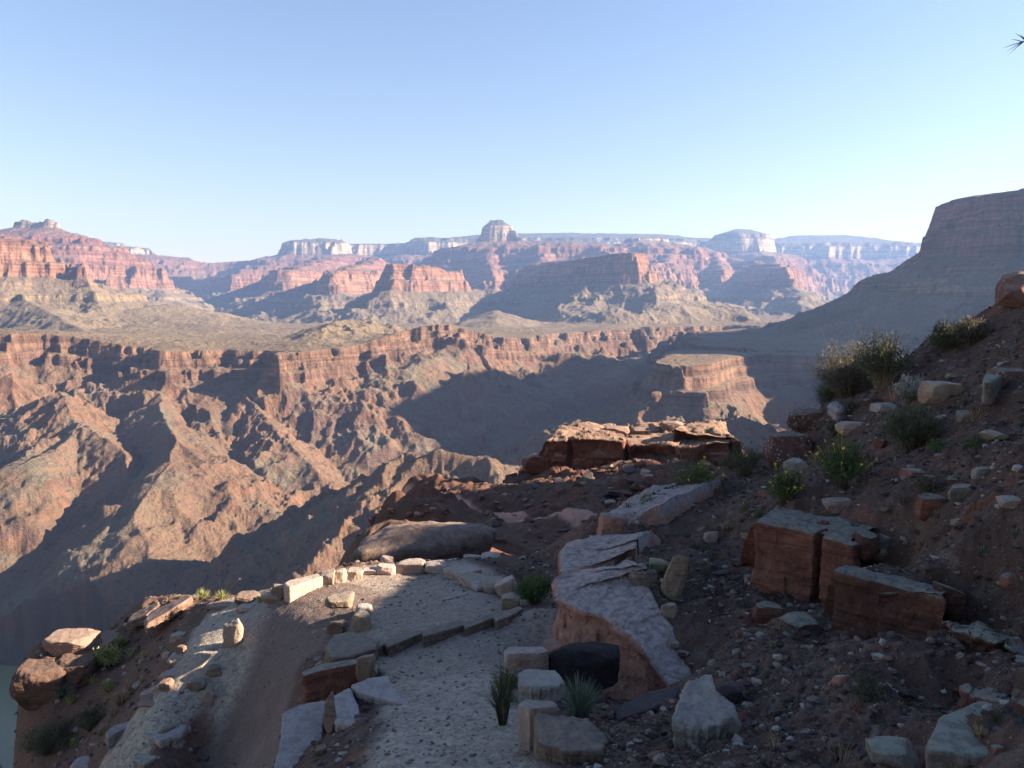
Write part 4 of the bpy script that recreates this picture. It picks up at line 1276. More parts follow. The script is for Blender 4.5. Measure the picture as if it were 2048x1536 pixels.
block("purplish flat-topped stone on the right bend of the low wall", (952, 1166, 1182), [(940, 1164), (975, 1155), (995, 1160), (975, 1172), (955, 1174)], R_SLAB, name="wall_stone", cat="stone", group=G_WALL, seed=7)
rock("broad pale stone below the purplish one on the bend of the low wall", 962, 1008, 1158, 1192, R_PALE, depth=0.9, **ST)
rock("tall slanted pale stone leaning beside the green bush at the wall's right end", 990, 1038, 1154, 1202, R_PALE, depth=0.8, lean=-0.5, **ST)
rock("rounded tan stone ending the low wall just above the lower kerb", 1003, 1040, 1188, 1222, R_TAN, depth=0.9, **ST)
GR = "pale rubble heaped behind the low wall"
RB = dict(cat="stone", name="rubble_stone", group=GR, blocky=0.7, rough=0.06)
rock("biggest pale lump of the rubble heap right of the boulder, touching its right edge", 958, 1002, 1104, 1136, R_PALE, D=11.9, **RB)
rock("flat pale stone on the left of the rubble heap", 922, 964, 1110, 1130, R_PALE, D=11.7, layers=0.08, **RB)
rock("brown layered stone at the foot of the rubble heap", 962, 1004, 1124, 1146, R_TAN, D=11.3, layers=0.1, **RB)
rock("small pale stone at the far right of the rubble heap", 998, 1034, 1122, 1144, R_WALL, D=11.8, **RB)
rock("low pale crumbled stone in the middle of the rubble heap", 885, 925, 1117, 1130, R_WALL, D=11.5, **RB)
rock("pinkish cube-shaped stone sitting against the big boulder's foot", 758, 786, 1110, 1134, R_WALL, D=11.6, cat="stone", name="stone", blocky=0.9)
rock("brown stone on the drop side below the left end of the low wall", 520, 562, 1185, 1212, R_TAN, cat="stone", name="stone", layers=0.06)

# ---- kerb row between the turn and the upper path
GK = "long kerb stones laid across the path"
KB = dict(name="kerb_stone", cat="kerb stone", group=GK, layers=0.008, rough=0.012)
block("leftmost and lowest stone of the kerb row, its end face showing", (745, 1298, 1318), [(726, 1294), (738, 1286), (768, 1280), (774, 1286), (745, 1298)], R_KERB, seed=11, **KB)
block("second kerb stone from the left, bulging upwards", (800, 1283, 1304), [(765, 1283), (800, 1266), (846, 1257), (850, 1264), (810, 1280), (775, 1294)], R_KERB, seed=12, **KB)
block("longest stone in the middle of the kerb row", (890, 1262, 1282), [(842, 1262), (870, 1250), (925, 1240), (936, 1246), (900, 1259), (846, 1272)], R_KERB, seed=13, **KB)
block("fourth kerb stone from the left, thin and straight", (960, 1244, 1262), [(926, 1246), (960, 1232), (990, 1225), (996, 1231), (965, 1244), (932, 1256)], R_KERB, seed=14, **KB)
block("rightmost kerb stone under the rounded tan end stone of the wall", (1015, 1232, 1250), [(985, 1233), (1010, 1222), (1040, 1211), (1046, 1217), (1020, 1232), (992, 1243)], R_KERB, seed=15, **KB)
for lab, ol in (("pale sliver of bedrock flush with the path, just above the kerb row", [(864, 1233), (905, 1229), (912, 1231), (880, 1236)]),
                ("short pale stone chip flush with the path, left of the long sliver", [(830, 1240), (846, 1236), (850, 1239), (836, 1243)]),
                ("pale stone edge in the middle of the turn's dark gravel", [(888, 1196), (932, 1184), (936, 1187), (895, 1199)]),
                ("faint pale stone edge close to the sunlit part of the turn", [(796, 1190), (822, 1182), (830, 1186), (805, 1194)]),
                ("pale stone edge left of the middle one on the turn", [(850, 1210), (878, 1202), (882, 1205), (858, 1213)])):
    block(lab, (ol[0][0], ol[0][1], ol[0][1] + 4), ol, R_PALE, name="embedded_stone", cat="stone", drop=0.06, seed=ol[0][0], M=60)

# ---- rocks between the upper and the lower path
rock("smooth oval-topped tan rock perched on thin layers beside the lower path", 645, 702, 1218, 1250, R_TAN, name="perched_rock", depth=0.9, lift=0.16, blocky=0.7)
rock("thin stacked brown layers under the oval tan rock", 652, 692, 1242, 1275, R_KERB, name="layered_rock", depth=0.9, layers=0.2)
rock("square pale stone at the back of the pair right of the oval tan rock", 705, 742, 1211, 1238, R_SLAB, name="stone", cat="stone", depth=0.9, blocky=1.0, cuts=2)
rock("squat tan stone in front of the square pale one", 703, 741, 1230, 1268, R_TAN, name="stone", cat="stone", depth=0.8, blocky=0.8)
block("dark gritty slab between the kerb's left end and the lower path", (690, 1290, 1330), [(650, 1290), (670, 1265), (705, 1262), (760, 1278), (752, 1296), (705, 1312), (660, 1318)], R_KERB, seed=21, layers=0.02)
block("big upright red-brown slab with a pale top edge, standing between the two paths", (668, 1338, 1398), [(602, 1343), (640, 1328), (700, 1318), (735, 1316), (742, 1322), (700, 1330), (640, 1342), (608, 1352)], R_RED, seed=22, drop=0.46, layers=0.012)
rock("buff end piece broken off the right end of the upright red-brown slab", 712, 748, 1318, 1368, R_TAN, name="stone", cat="stone", depth=0.7, blocky=0.85)
block("pale lilac slab with a pointed right corner lying on the upper path's left edge", (760, 1392, 1404), [(702, 1368), (740, 1354), (776, 1348), (786, 1374), (828, 1414), (790, 1406), (752, 1396), (716, 1384)], R_SLAB, seed=23, drop=0.12)
block("large flat grey slab running to the bottom edge left of the upper path", (600, 1500, 1520), [(563, 1420), (600, 1405), (654, 1396), (650, 1440), (645, 1490), (630, 1545), (540, 1550), (558, 1490)], R_SLAB, seed=24, drop=0.55)
block("flat grey slab with a drooping right tip, joined to the right of the largest slab", (690, 1440, 1452), [(655, 1396), (700, 1372), (716, 1408), (722, 1440), (718, 1482), (702, 1452), (672, 1446)], R_SLAB, seed=25, drop=0.3)
rock("small upright brown stone in the notch between the two flat grey slabs", 648, 672, 1404, 1472, R_KERB, name="stone", cat="stone", depth=0.5)
rock("little dark stone at the lower right of the largest slab", 632, 652, 1495, 1515, R_KERB, name="stone", cat="stone")

# ---- rocks right of the upper path
block("upright buff block at the right edge of the upper path", (1045, 1306, 1375), [(1008, 1300), (1016, 1293), (1090, 1292), (1100, 1302), (1078, 1306), (1012, 1308)], R_WALL, seed=31, name="path_block", cat="stone block", layers=0.012)
block("white-topped block in front of the upright buff one, beside the silver-green tuft", (1080, 1372, 1412), [(1034, 1345), (1050, 1336), (1112, 1340), (1132, 1362), (1118, 1374), (1060, 1374), (1036, 1366)], R_WHITE, seed=32, name="path_block", cat="stone block")
block("tall pale slab face at the bottom edge, right side of the upper path", (1070, 1412, 1500), [(1035, 1408), (1050, 1398), (1110, 1402), (1118, 1412), (1060, 1418)], R_PALE, seed=33, name="path_block", cat="stone block", drop=0.6)
block("dark rough-topped block at the bottom edge behind the tall pale slab", (1140, 1490, 1530), [(1068, 1430), (1110, 1420), (1180, 1436), (1215, 1470), (1205, 1500), (1130, 1500), (1075, 1480)], R_KERB, seed=34, name="path_block", cat="stone block", lumps=0.03)
rock("boulder coloured black to stand for the deep shade under the pink outcrop", 1098, 1245, 1300, 1405, R_BLACK, name="boulder", cat="boulder", depth=0.6, blocky=0.4)
block("large white boulder with a narrow neck, lying on the dark slope near the bottom", (1410, 1452, 1502), [(1356, 1392), (1372, 1362), (1398, 1346), (1424, 1342), (1428, 1362), (1434, 1388), (1470, 1408), (1482, 1436), (1440, 1452), (1380, 1456), (1344, 1444), (1350, 1414)], R_WHITE, name="white_boulder", cat="boulder", seed=77, drop=0.26, tilt=(0.02, 0.25), lumps=0.035, M=260, rough=0.02, layers=0.03, chips=0.04)
block("low dark slab with a pale rim, left of the white boulder", (1290, 1412, 1432), [(1228, 1416), (1290, 1384), (1362, 1368), (1356, 1392), (1300, 1420), (1240, 1438)], R_DARK, seed=35)
rock("dark slabby stone against the right side of the white horn", 1430, 1485, 1370, 1420, R_DARK, name="stone", cat="stone")

# ---- pink outcrop
OC = dict(name="outcrop", cat="outcrop", rough=0.02, layers=0.03)
ledge("smooth pale top ledge of the pink outcrop, ending at the skyline flowers", STEPS["out_top"][1], R_PINK, name="outcrop", cat="outcrop", seed=411, size=0.42, flip=-1, back=-0.22, lump=0.7, joints=2.2)
ledge("squarish pink rock step with a lilac top halfway down the outcrop", STEPS["out_mid"][1], R_PINK, name="outcrop", cat="outcrop", seed=412, size=0.40, flip=-1, back=-0.22, lump=0.7, joints=2.3)
ledge("biggest, curving wall of the pink outcrop, running down beside the path", STEPS["out_low"][1], R_PINK, name="outcrop", cat="outcrop", seed=413, size=0.48, flip=-1, back=-0.22, lump=0.7, nu_=640, joints=4.0)
rock("angular pink block leaning on the upper end of the outcrop", 1196, 1256, 1022, 1082, R_PINK, D=9.5, name="outcrop", cat="outcrop", level=5, depth=0.8, blocky=0.75, seed=421, rough=0.06, sink=0.3)
rock("purple-black angular stone lying on the outcrop's shelf", 1188, 1254, 1162, 1222, R_DARK, depth=0.6, lean=-0.4, D=7.3)
rock("dark stone with pale vertical stripes standing left of the tall tan one", 1256, 1322, 1140, 1212, R_STRIPE, depth=0.6, D=7.2)
rock("tall tan stone leaning upright on the dark slope", 1322, 1374, 1112, 1206, R_TAN, depth=0.45, lean=0.2, D=7.1, seed=15)
rock("olive-tan stone behind the tall tan one", 1298, 1338, 1114, 1148, R_OLIVE, depth=0.8, D=7.6)
rock("buff stone lying just below the tall tan one", 1318, 1360, 1210, 1250, R_TAN, depth=0.7)
# ---- red ledges on the slope
ledge("red-brown ledge split by a dark crack, with flowers growing above it", STEPS["red"][1], R_RED, seed=51, size=0.3, flip=1, back=0.0, cracks=((0.57, 0.022, 0.35),), nu_=520, joints=4.0, lump=0.6)
ledge("long dark brown ledge with a greenish top, lower right of the cracked red one", STEPS["brown"][1], R_BROWN, seed=53, size=0.28, flip=1, nu_=520, joints=4.0, lump=0.6)
ledge("short brown ledge with a pale top at the right edge, below the long dark one", STEPS["brown_short"][1], R_BROWN, seed=54, size=0.22, flip=1, joints=2.2)
ledge("reddish ledge with a green-grey top near the lower right corner", STEPS["corner"][1], R_RED, seed=55, size=0.22, flip=1, joints=4.0)
block("broad blue-grey slab filling the bottom right corner", (1930, 1500, 1530), [(1876, 1430), (1958, 1398), (2070, 1412), (2080, 1520), (1930, 1512), (1850, 1500), (1856, 1474)], R_GREEN, seed=56, drop=0.3)
rock("small pale block on the bottom edge left of the blue-grey corner slab", 1755, 1850, 1490, 1545, R_GREEN, depth=0.7)
rock("dark block closing the right end of the long brown ledge", 1880, 1930, 1168, 1240, R_BROWN, depth=0.9, D=5.2, level=5, name="ledge", cat="ledge")
rock("dark block closing the right end of the cracked red ledge", 1712, 1768, 1058, 1122, R_BROWN, depth=0.9, D=6.6, level=5, name="ledge", cat="ledge")
rock("broken dark rock wedged below the left cracked ledge block", 1540, 1600, 1140, 1186, R_BROWN, name="ledge", cat="ledge", depth=0.8, layers=0.08)
rock("dark rock between the cracked ledge and the long brown one, speckled with gravel", 1590, 1668, 1148, 1210, R_BROWN, name="ledge", cat="ledge", depth=0.8, layers=0.08)
rock("low dark brown ledge remnant in the middle of the slope", 1510, 1565, 1206, 1250, R_BROWN, name="ledge", cat="ledge", depth=0.8, layers=0.08)
rock("brown ledge remnant left of the long brown ledge's foot", 1570, 1650, 1235, 1280, R_BROWN, name="ledge", cat="ledge", depth=0.7, layers=0.08)
# ---- skyline rocks of the hillside
rock("red boulder speckled with pale lichen at the left end of the hillside skyline", 1540, 1625, 862, 945, R_LICH, name="boulder", cat="boulder", depth=0.8, level=5)
block("long tilted slab on the skyline resting above the lichened boulder", (1590, 884, 900), [(1556, 888), (1580, 862), (1640, 838), (1706, 814), (1716, 822), (1680, 850), (1620, 882), (1585, 892)], R_GREEN, seed=61, tilt=(0.15, 0))
block("pale pinkish slab on the skyline below the biggest bush", (1700, 812, 826), [(1654, 806), (1690, 792), (1742, 790), (1762, 800), (1730, 812), (1672, 818)], R_SLAB, seed=62)
rock("wedge of dark rock at the skyline between the tilted slab and the pale one", 1580, 1660, 818, 860, R_LICH, depth=0.6)
rock("pale rounded rock below the lichened boulder", 1572, 1625, 918, 960, R_GREEN, depth=0.8)
rock("grey-topped block with a warm buff face, below the white-flowered plant", 1855, 1935, 764, 812, R_TAN, depth=0.7, blocky=0.95, cuts=3)
block("long grey slab jutting in at the right edge, upper one of the pair", (2000, 742, 770), [(1962, 752), (1992, 728), (2060, 712), (2070, 735), (2010, 748), (1975, 765)], R_GREEN, seed=63)
rock("dark-cored slab at the right edge below the upper long one", 1990, 2070, 735, 778, R_LICH, depth=0.6)
rock("dark boulder breaking the skyline at the top right of the hillside", 2012, 2110, 545, 612, R_LICH, name="boulder", cat="boulder", depth=0.8, level=5, blocky=0.3)
rock("grey triangular stone right of the large grey bush", 1918, 1948, 824, 850, R_GREEN, depth=0.8)
rock("grey slabby stone with a dark underside in the middle of the skyline rocks", 1748, 1798, 804, 830, R_SLAB, depth=0.8)
rock("pale stone on the slope just above the flowering plant", 1680, 1738, 843, 872, R_PALE, depth=0.8)
rock("red brick-shaped stone on the open slope", 1811, 1870, 940, 965, R_RED, depth=0.6, blocky=1.0, cuts=1)
rock("pale flat-faced stone under the flowering plant", 1650, 1708, 1000, 1034, R_PALE, depth=0.5, blocky=0.9)
rock("brown broken block on the right slope beneath a dry tuft", 1840, 1890, 988, 1042, R_RED, depth=0.7)
rock("long pale stone lying sideways on the upper right slope", 1902, 1960, 968, 1002, R_GREEN, depth=0.6)
rock("pale chunk at the right edge of the open slope", 2004, 2060, 996, 1022, R_PALE, depth=0.6)
rock("buff stone flanked by gravel at the upper right", 1978, 2024, 862, 884, R_TAN, depth=0.8)
rock("grey pointed stone at the upper right, level with the brick-shaped one", 1950, 1990, 936, 962, R_GREEN, depth=0.7)
rock("pink stone at the right edge, above the reddish ledge", 2010, 2050, 1148, 1182, R_PINK, depth=0.7)
rock("flat buff stone on top of the dark brown ledge", 1746, 1792, 1110, 1138, R_TAN, depth=0.7, layers=0.05, lift=0.02)
rock("pale knobbly stone behind the flat one on the dark brown ledge", 1758, 1786, 1078, 1112, R_GREEN, depth=0.8)
rock("reddish stone beside the pale chip between the ledges", 1726, 1752, 1052, 1074, R_RED, depth=0.8)
rock("blue-green stone on the gravel below the dark brown ledge", 1724, 1752, 1290, 1314, R_GREEN, depth=0.8)
rock("salmon stone just left of the blue-green one", 1696, 1716, 1288, 1304, R_PINK, depth=0.8)
rock("salmon upright stone in the dark hollow at the bottom", 1666, 1702, 1358, 1408, R_PINK, depth=0.5)
rock("cream cube of stone behind the white boulder", 1508, 1526, 1362, 1380, R_PALE, depth=0.9)
rock("pale oblong stone near the bleached stick", 1838, 1868, 1394, 1412, R_PALE, depth=0.6)
rock("white chip at the right edge above the reddish corner ledge", 2012, 2050, 1278, 1310, R_PALE, depth=0.7)
rock("buff sugar-lump stone beside the yellow-flowered plant on the skyline", 1316, 1352, 985, 1018, R_OLIVE, depth=0.8, D=11.5)
rock("whitish angular stone halfway down the dark slope", 1408, 1438, 1066, 1100, R_PALE, depth=0.7)
# bleached stick
g0, g1, g2 = on(1800, 1404), on(1812, 1352), on(1832, 1304)
pp = np.array([g0, g1, g2]) + np.array([0, 0, 0.03])
tt_ = np.linspace(0, 1, 24)
path_ = np.array([[np.interp(t, [0, .5, 1], pp[:, j]) for j in range(3)] for t in tt_])
path_[:, 0] += 0.012 * np.sin(tt_ * 19); path_[:, 2] += 0.01 * np.sin(tt_ * 11)
an = np.linspace(0, 2 * math.pi, 10, endpoint=False)
V_ = np.concatenate([p + np.stack([np.cos(an) * r_, np.sin(an) * r_ * 0.4, np.sin(an) * r_ * 0.7], 1) for p, r_ in zip(path_, 0.014 + 0.008 * np.sin(tt_ * 9 + 1) * np.sin(tt_ * 23) + 0.010 * (tt_ > 0.8))])
ii = np.arange(10); F2 = np.concatenate([np.stack([r_ * 10 + ii, r_ * 10 + (ii + 1) % 10, (r_ + 1) * 10 + (ii + 1) % 10, (r_ + 1) * 10 + ii], 1) for r_ in range(23)])
st = mesh_np("stick", V_ - pp[0], F2, R_PALE, loc=tuple(pp[0])); tag(st, "bleached crooked stick lying on the dark slope at the lower right", "stick")

# ---- boulder beyond the wall and the big ledge
block("huge flat-domed boulder in the sun beyond the low wall", (840, 1094, 1124), [(702, 1100), (718, 1078), (768, 1054), (850, 1042), (955, 1042), (997, 1056), (990, 1070), (930, 1086), (862, 1104), (775, 1112), (712, 1110)], R_CAP, name="cap_boulder", cat="boulder", seed=71, tilt=(-0.06, 0.14), drop=0.9, flare=-0.3, layers=0.02, rough=0.02, D=13.2, M=300, lumps=0.07, dome=0.16, chips=0.03)
GL = "blocks of the broken sandstone ledge across the gully"
LD = dict(name="ledge_block", cat="ledge", group=GL, rough=0.012, layers=0.012)
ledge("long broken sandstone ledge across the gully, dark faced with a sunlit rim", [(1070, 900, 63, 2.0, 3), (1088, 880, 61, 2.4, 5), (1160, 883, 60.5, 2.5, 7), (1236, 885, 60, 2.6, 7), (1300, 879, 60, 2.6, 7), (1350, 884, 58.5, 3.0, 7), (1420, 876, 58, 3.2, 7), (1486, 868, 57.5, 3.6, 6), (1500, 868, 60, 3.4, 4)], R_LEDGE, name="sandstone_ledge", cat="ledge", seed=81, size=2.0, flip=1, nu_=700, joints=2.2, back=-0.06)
rock("tumbled red block under the left end of the sandstone ledge", 1040, 1100, 905, 950, R_LEDGE, D=62, name="slope_block", cat="rock")
GT = "sunlit flat stones on top of the sandstone ledge"
for lab, b_ in (("leftmost thin sunlit stone on the sandstone ledge", (1098, 1150, 868, 882)), ("domed layered sunlit stone on the sandstone ledge", (1212, 1262, 850, 872)),
                ("wide flat sunlit stone in the middle of the ledge top", (1262, 1330, 852, 870)), ("pointed sunlit stone at the highest spot of the ledge top", (1325, 1372, 840, 862)),
                ("small tilted sunlit stone right of the pointed one on the ledge", (1370, 1400, 856, 872)), ("long thin sunlit stone near the right end of the ledge top", (1395, 1470, 864, 876)),
                ("small sunlit stone between the thin one and the domed one", (1160, 1205, 864, 876))):
    rock(lab, *b_, R_SUN, D=64, name="ledge_top_stone", cat="stone", group=GT, layers=0.1, depth=0.8)
rock("sunlit orange block at the bend of the thin trail", 838, 862, 990, 1006, R_SUN, D=57, name="stone", cat="stone")

# ---- lower left slope
rock("sunlit boulder perched at the cliff edge, lower left", 84, 175, 1270, 1330, R_SUN, name="boulder", cat="boulder", depth=0.8, level=5, seed=23, blocky=0.9, cuts=4, rough=0.05, layers=0.03)
rock("large dark-faced boulder below the perched one, hanging over the drop", 18, 128, 1335, 1440, R_RUST, name="boulder", cat="boulder", depth=0.9, level=5, blocky=0.95, cuts=3, rough=0.05, seed=41)
rock("rusty block between the perched boulder and the one over the drop", 96, 176, 1326, 1398, R_RUST, name="boulder", cat="boulder", depth=0.8, level=5, blocky=0.9, cuts=4, rough=0.05, seed=43)
block("flat pale rock sheet right of the perched boulder", (210, 1285, 1300), [(168, 1290), (190, 1262), (240, 1256), (242, 1268), (215, 1290), (185, 1302)], R_SUN, seed=91, drop=0.2)
block("upper of the two tilted slabs sticking out over the cliff edge", (295, 1222, 1240), [(252, 1246), (262, 1228), (316, 1202), (320, 1208), (290, 1232)], R_SUN, seed=92, tilt=(0.35, 0.1), drop=0.10)
block("longer lower tilted slab sticking out over the cliff edge", (330, 1215, 1246), [(286, 1240), (300, 1222), (378, 1188), (388, 1190), (345, 1218), (292, 1250)], R_SUN, seed=93, tilt=(0.35, 0.1), drop=0.12)
rock("rounded brown rock at the far end of the sunlit path", 462, 510, 1186, 1214, R_SUN, depth=0.9)
rock("flat sunlit stone beside the rounded rock at the sunlit path's end", 414, 472, 1206, 1222, R_SUN, depth=0.7, layers=0.1, name="stone", cat="stone")
rock("second flat sunlit stone, nearer the path bend", 470, 506, 1210, 1228, R_PALE, depth=0.8, layers=0.1, name="stone", cat="stone")
rock("upright pinkish marker stone on the right edge of the sunlit path", 446, 484, 1250, 1302, R_PALE, depth=0.45, name="path_stone", cat="stone")
GE = "stones lining the left edge of the sunlit path"
for i_, (lab, b_) in enumerate((("oblong stone with a pink face on the sunlit path's left edge", (330, 374, 1308, 1330)), ("small stone left of the oblong pink-faced one", (322, 338, 1308, 1324)),
                ("upright splinter of stone just behind the oblong one", (352, 370, 1294, 1316)), ("dark stone at the left edge of the sunlit path's upper part", (338, 366, 1268, 1290)),
                ("stone at the top of the pale chain on the path's left edge", (312, 352, 1344, 1366)), ("second stone down the pale chain, with a pointed top", (318, 342, 1362, 1388)),
                ("third stone down the pale chain, low and brown", (300, 326, 1372, 1392)), ("fourth stone down the pale chain", (278, 306, 1384, 1402)), ("lowest pale stone of the chain", (272, 322, 1396, 1418)))):
    rock(lab, *b_, (R_PALE, R_WALL, R_SUN)[i_ % 3], name="edge_stone", cat="stone", group=GE, depth=0.8)
block("pale flat slab across the foot of the sunlit path", (330, 1470, 1486), [(282, 1466), (320, 1448), (358, 1444), (376, 1452), (362, 1468), (320, 1482)], R_SLAB, seed=94, drop=0.2)
block("smaller pale slab left of the one across the path's foot", (240, 1462, 1474), [(210, 1466), (228, 1450), (262, 1440), (264, 1450), (240, 1462), (215, 1474)], R_SLAB, seed=95, drop=0.15)
block("blue-green slab lying in the shade at the bottom left", (292, 1520, 1532), [(264, 1520), (286, 1494), (320, 1498), (312, 1516), (286, 1530)], R_GREEN, seed=96, drop=0.15)
rock("pale stone at the bottom edge left of the blue-green slab", 140, 190, 1520, 1545, R_SLAB, depth=0.8)
rock("pale upright splinter in the shade between the lower paths", 400, 428, 1388, 1420, R_PALE, depth=0.3, lean=0.5, name="stone", cat="stone")
rock("grey stone half buried at the right edge of the sunlit path", 410, 442, 1340, 1366, R_KERB, depth=0.8, name="stone", cat="stone")
rock("dark stone at the top of the bank between the lower paths", 372, 408, 1370, 1396, R_KERB, depth=0.8, name="stone", cat="stone")

# ---- countable loose stones, one small group per place
def scatter_rocks(n, region, mats, sizes, label, cat, group, name, seed, level=2, dist=None, sq=(0.6, 1.0), per=9):
    rng = np.random.default_rng(seed)
    protos = []
    for i in range(per):
        P, f = rock_shape(seed * 10 + i, (1, rng.uniform(0.6, 1.0), rng.uniform(0.35, 0.7)), level, 7, rng.uniform(0.4, 0.95), 0.06, 0.0)
        me_o = mesh_np(name, P, f, mats[i % len(mats)], smooth=False)
        protos.append(me_o)
    made = 0; tries = 0
    while made < n and tries < n * 30:
        tries += 1
        px = rng.uniform(region[0], region[2]); py = rng.uniform(region[1], region[3])
        x, y, z = on(px, py)
        if dist and not (dist[0] < y < dist[1]): continue
        if float(path_mask(np.array([x]), np.array([y]))[0]) > 0.25: continue
        s = float(np.exp(rng.uniform(math.log(sizes[0]), math.log(sizes[1])))) * math.hypot(y, z) / F
        src = protos[made % per]
        o = src if made < per else src.copy()
        if made >= per: COL.objects.link(o)
        o.location = (x, y, gz(x, y) + s * 0.03)
        o.scale = (s, s, s)
        o.rotation_euler = (rng.uniform(-.4, .4), rng.uniform(-.4, .4), rng.uniform(0, 6.28))
        tag(o, label, cat, group)
        made += 1


scatter_rocks(190, (1130, 640, 2048, 1530), [R_WALL, R_GREEN, R_TAN, R_DARK, R_BROWN, R_KERB, R_DARK, R_TAN, R_RED], (9, 30), "small angular stone lying loose on the dark hillside", "stone", "loose stones on the dark hillside", "loose_stone", 5)
scatter_rocks(90, (960, 930, 1240, 1130), [R_FAR, R_FAR, R_DARK, R_LEDGE], (7, 26), "reddish block strewn on the shaded slope across the gully", "rock", "blocks on the slope across the gully", "slope_rock", 6, dist=(16, 75))
scatter_rocks(70, (700, 985, 1000, 1110), [R_FAR, R_LEDGE, R_DARK, R_FAR], (5, 20), "reddish block strewn on the shaded slope across the gully", "rock", "blocks on the slope across the gully", "slope_rock", 26, dist=(15, 75))
scatter_rocks(60, (1040, 920, 1500, 1010), [R_FAR, R_LEDGE, R_FAR, R_DARK], (8, 30), "reddish block strewn on the shaded slope across the gully", "rock", "blocks on the slope across the gully", "slope_rock", 16, dist=(16, 75))
scatter_rocks(70, (60, 1210, 560, 1530), [R_SUN, R_PALE, R_KERB, R_WALL, R_TAN], (6, 17), "small stone lying on the bushy slope below the paths", "stone", "loose stones on the lower left slope", "slope_stone", 7)
scatter_rocks(60, (560, 1140, 1110, 1530), [R_PALE, R_KERB, R_SLAB, R_TAN], (4, 11), "small stone beside the upper path", "stone", "little stones along the upper path", "path_pebble", 8)


def gravel(n, seed):
    rng = np.random.default_rng(seed)
    v, f = ico(0)
    ys_ = np.exp(rng.uniform(math.log(3.0 + APEX), math.log(17 + APEX), n)) - APEX
    us_ = rng.uniform(-0.72, 0.74, n)
    xs_ = us_ * (ys_ + APEX)
    pm = path_mask(xs_, ys_)
    keep = rng.uniform(0, 1, n) > pm * 0.42
    side = xs_ < 0.2
    keep &= (~side) | (rng.uniform(0, 1, n) < 0.6)
    clump = fbm(xs_, ys_, 0.8, 3, 7)
    keep &= rng.uniform(-0.6, 0.6, n) < clump + 0.25
    xs_, ys_, pm = xs_[keep], ys_[keep], pm[keep]
    m = len(xs_)
    s = (0.0055 + 0.024 * rng.uniform(0, 1, m) ** 4.0) * (1 + 0.05 * ys_) * (1 - 0.45 * pm)
    zs_ = ground(xs_, ys_) + s * 0.15
    V = v[None] * (1 + rng.uniform(-0.35, 0.35, (m, 12, 1))) * rng.uniform(0.5, 1.1, (m, 1, 3)) * s[:, None, None] * np.array([1.2, 1.2, 0.7])
    a = rng.uniform(0, 6.28, m); c_, s_ = np.cos(a)[:, None], np.sin(a)[:, None]
    V = np.stack([V[..., 0] * c_ - V[..., 1] * s_, V[..., 0] * s_ + V[..., 1] * c_, V[..., 2]], -1) + np.stack([xs_, ys_, zs_], 1)[:, None]
    Fc = (f[None] + (np.arange(m) * 12)[:, None, None]).reshape(-1, 3)
    k = NT("gravel_stone")
    tn = k.n("ShaderNodeAttribute", attribute_name="tone").outputs["Fac"]
    k.done(k.ramp(tn, [(0.0, (.045, .030, .028)), (0.4, (.075, .054, .044)), (0.68, (.11, .086, .068)), (0.85, (.17, .145, .115)), (0.92, (.15, .08, .055)), (0.97, (.30, .265, .22)), (1.0, (.24, .255, .205))]))
    o = mesh_np("gravel", V.reshape(-1, 3), Fc, k.mat, smooth=False)
    tone = rng.uniform(0, 1, m)
    tone = np.where(pm > 0.4, 0.62 + 0.36 * tone, tone)
    vattr(o, "tone", np.repeat(tone, 12))
    tag(o, "mixed gravel and rock chips covering the hillside", "gravel", kind="stuff")


gravel(95000, 3)

# ---- plants
FL = "plants with yellow daisy flowers"
plant("flowering plant with the most yellow blooms, beside the lichened boulder", 1632, 1756, 892, 996, mat=L_GREEN, n=120, flowers=20, name="flowering_plant", cat="flowering plant", group=FL, leaf=0.034, stalks=5)
plant("smaller yellow-flowered plant left of the fullest one, above the cracked ledge", 1530, 1616, 952, 1030, mat=L_GREEN, n=80, flowers=12, name="flowering_plant", cat="flowering plant", group=FL, leaf=0.034, stalks=5)
plant("yellow-flowered plant on the skyline at the top of the pink outcrop", 1335, 1448, 930, 998, mat=L_GREEN, n=90, flowers=16, name="flowering_plant", cat="flowering plant", group=FL, leaf=0.032, stalks=5)
BS = dict(name="shrub", cat="bush")
plant("dense green shrub between the skyline flowers and the lichened boulder", 1446, 1546, 890, 966, mat=L_DARK, n=120, leaf=0.03, stalks=3, **BS)
plant("biggest bush on the skyline, dark twiggy left part", 1632, 1785, 668, 802, mat=L_GREY, n=230, leaf=0.042, stalks=8, dens=26, **BS)
plant("paler upright right part of the skyline's biggest clump of bushes", 1715, 1838, 674, 790, mat=L_DARK, n=190, leaf=0.045, stalks=9, stem_mat=L_DRY, **BS)
plant("small leafy green bush hanging at the left foot of the biggest bush", 1634, 1690, 738, 802, mat=L_GREEN, n=60, leaf=0.04, **BS)
plant("bushes right on the skyline near the top right boulder", 1865, 1930, 640, 706, mat=L_DARK, n=130, leaf=0.045, stalks=4, **BS)
plant("skyline bush closest to the dark top right boulder", 1918, 1990, 632, 690, mat=L_GREY, n=130, leaf=0.045, stalks=4, **BS)
plant("bush sprinkled with whitish seed heads on the upper slope", 1794, 1864, 745, 806, mat=L_WHITE, n=90, leaf=0.03, stem_mat=L_GREEN, **BS)
plant("wide grey-green bush on the open upper slope", 1768, 1905, 812, 914, mat=L_DARK, n=260, leaf=0.03, stalks=6, dens=24, **BS)
plant("dry little bush above the brown broken block", 1826, 1900, 962, 1000, mat=L_GREY, n=60, leaf=0.022, **BS)
plant("green bush growing at the right end of the low wall", 1024, 1112, 1158, 1216, mat=L_GREEN, n=130, leaf=0.03, **BS)
plant("fine grey-green plant among the rubble behind the low wall", 985, 1030, 1128, 1156, mat=L_SILVER, n=50, leaf=0.02, D=11.2, **BS)
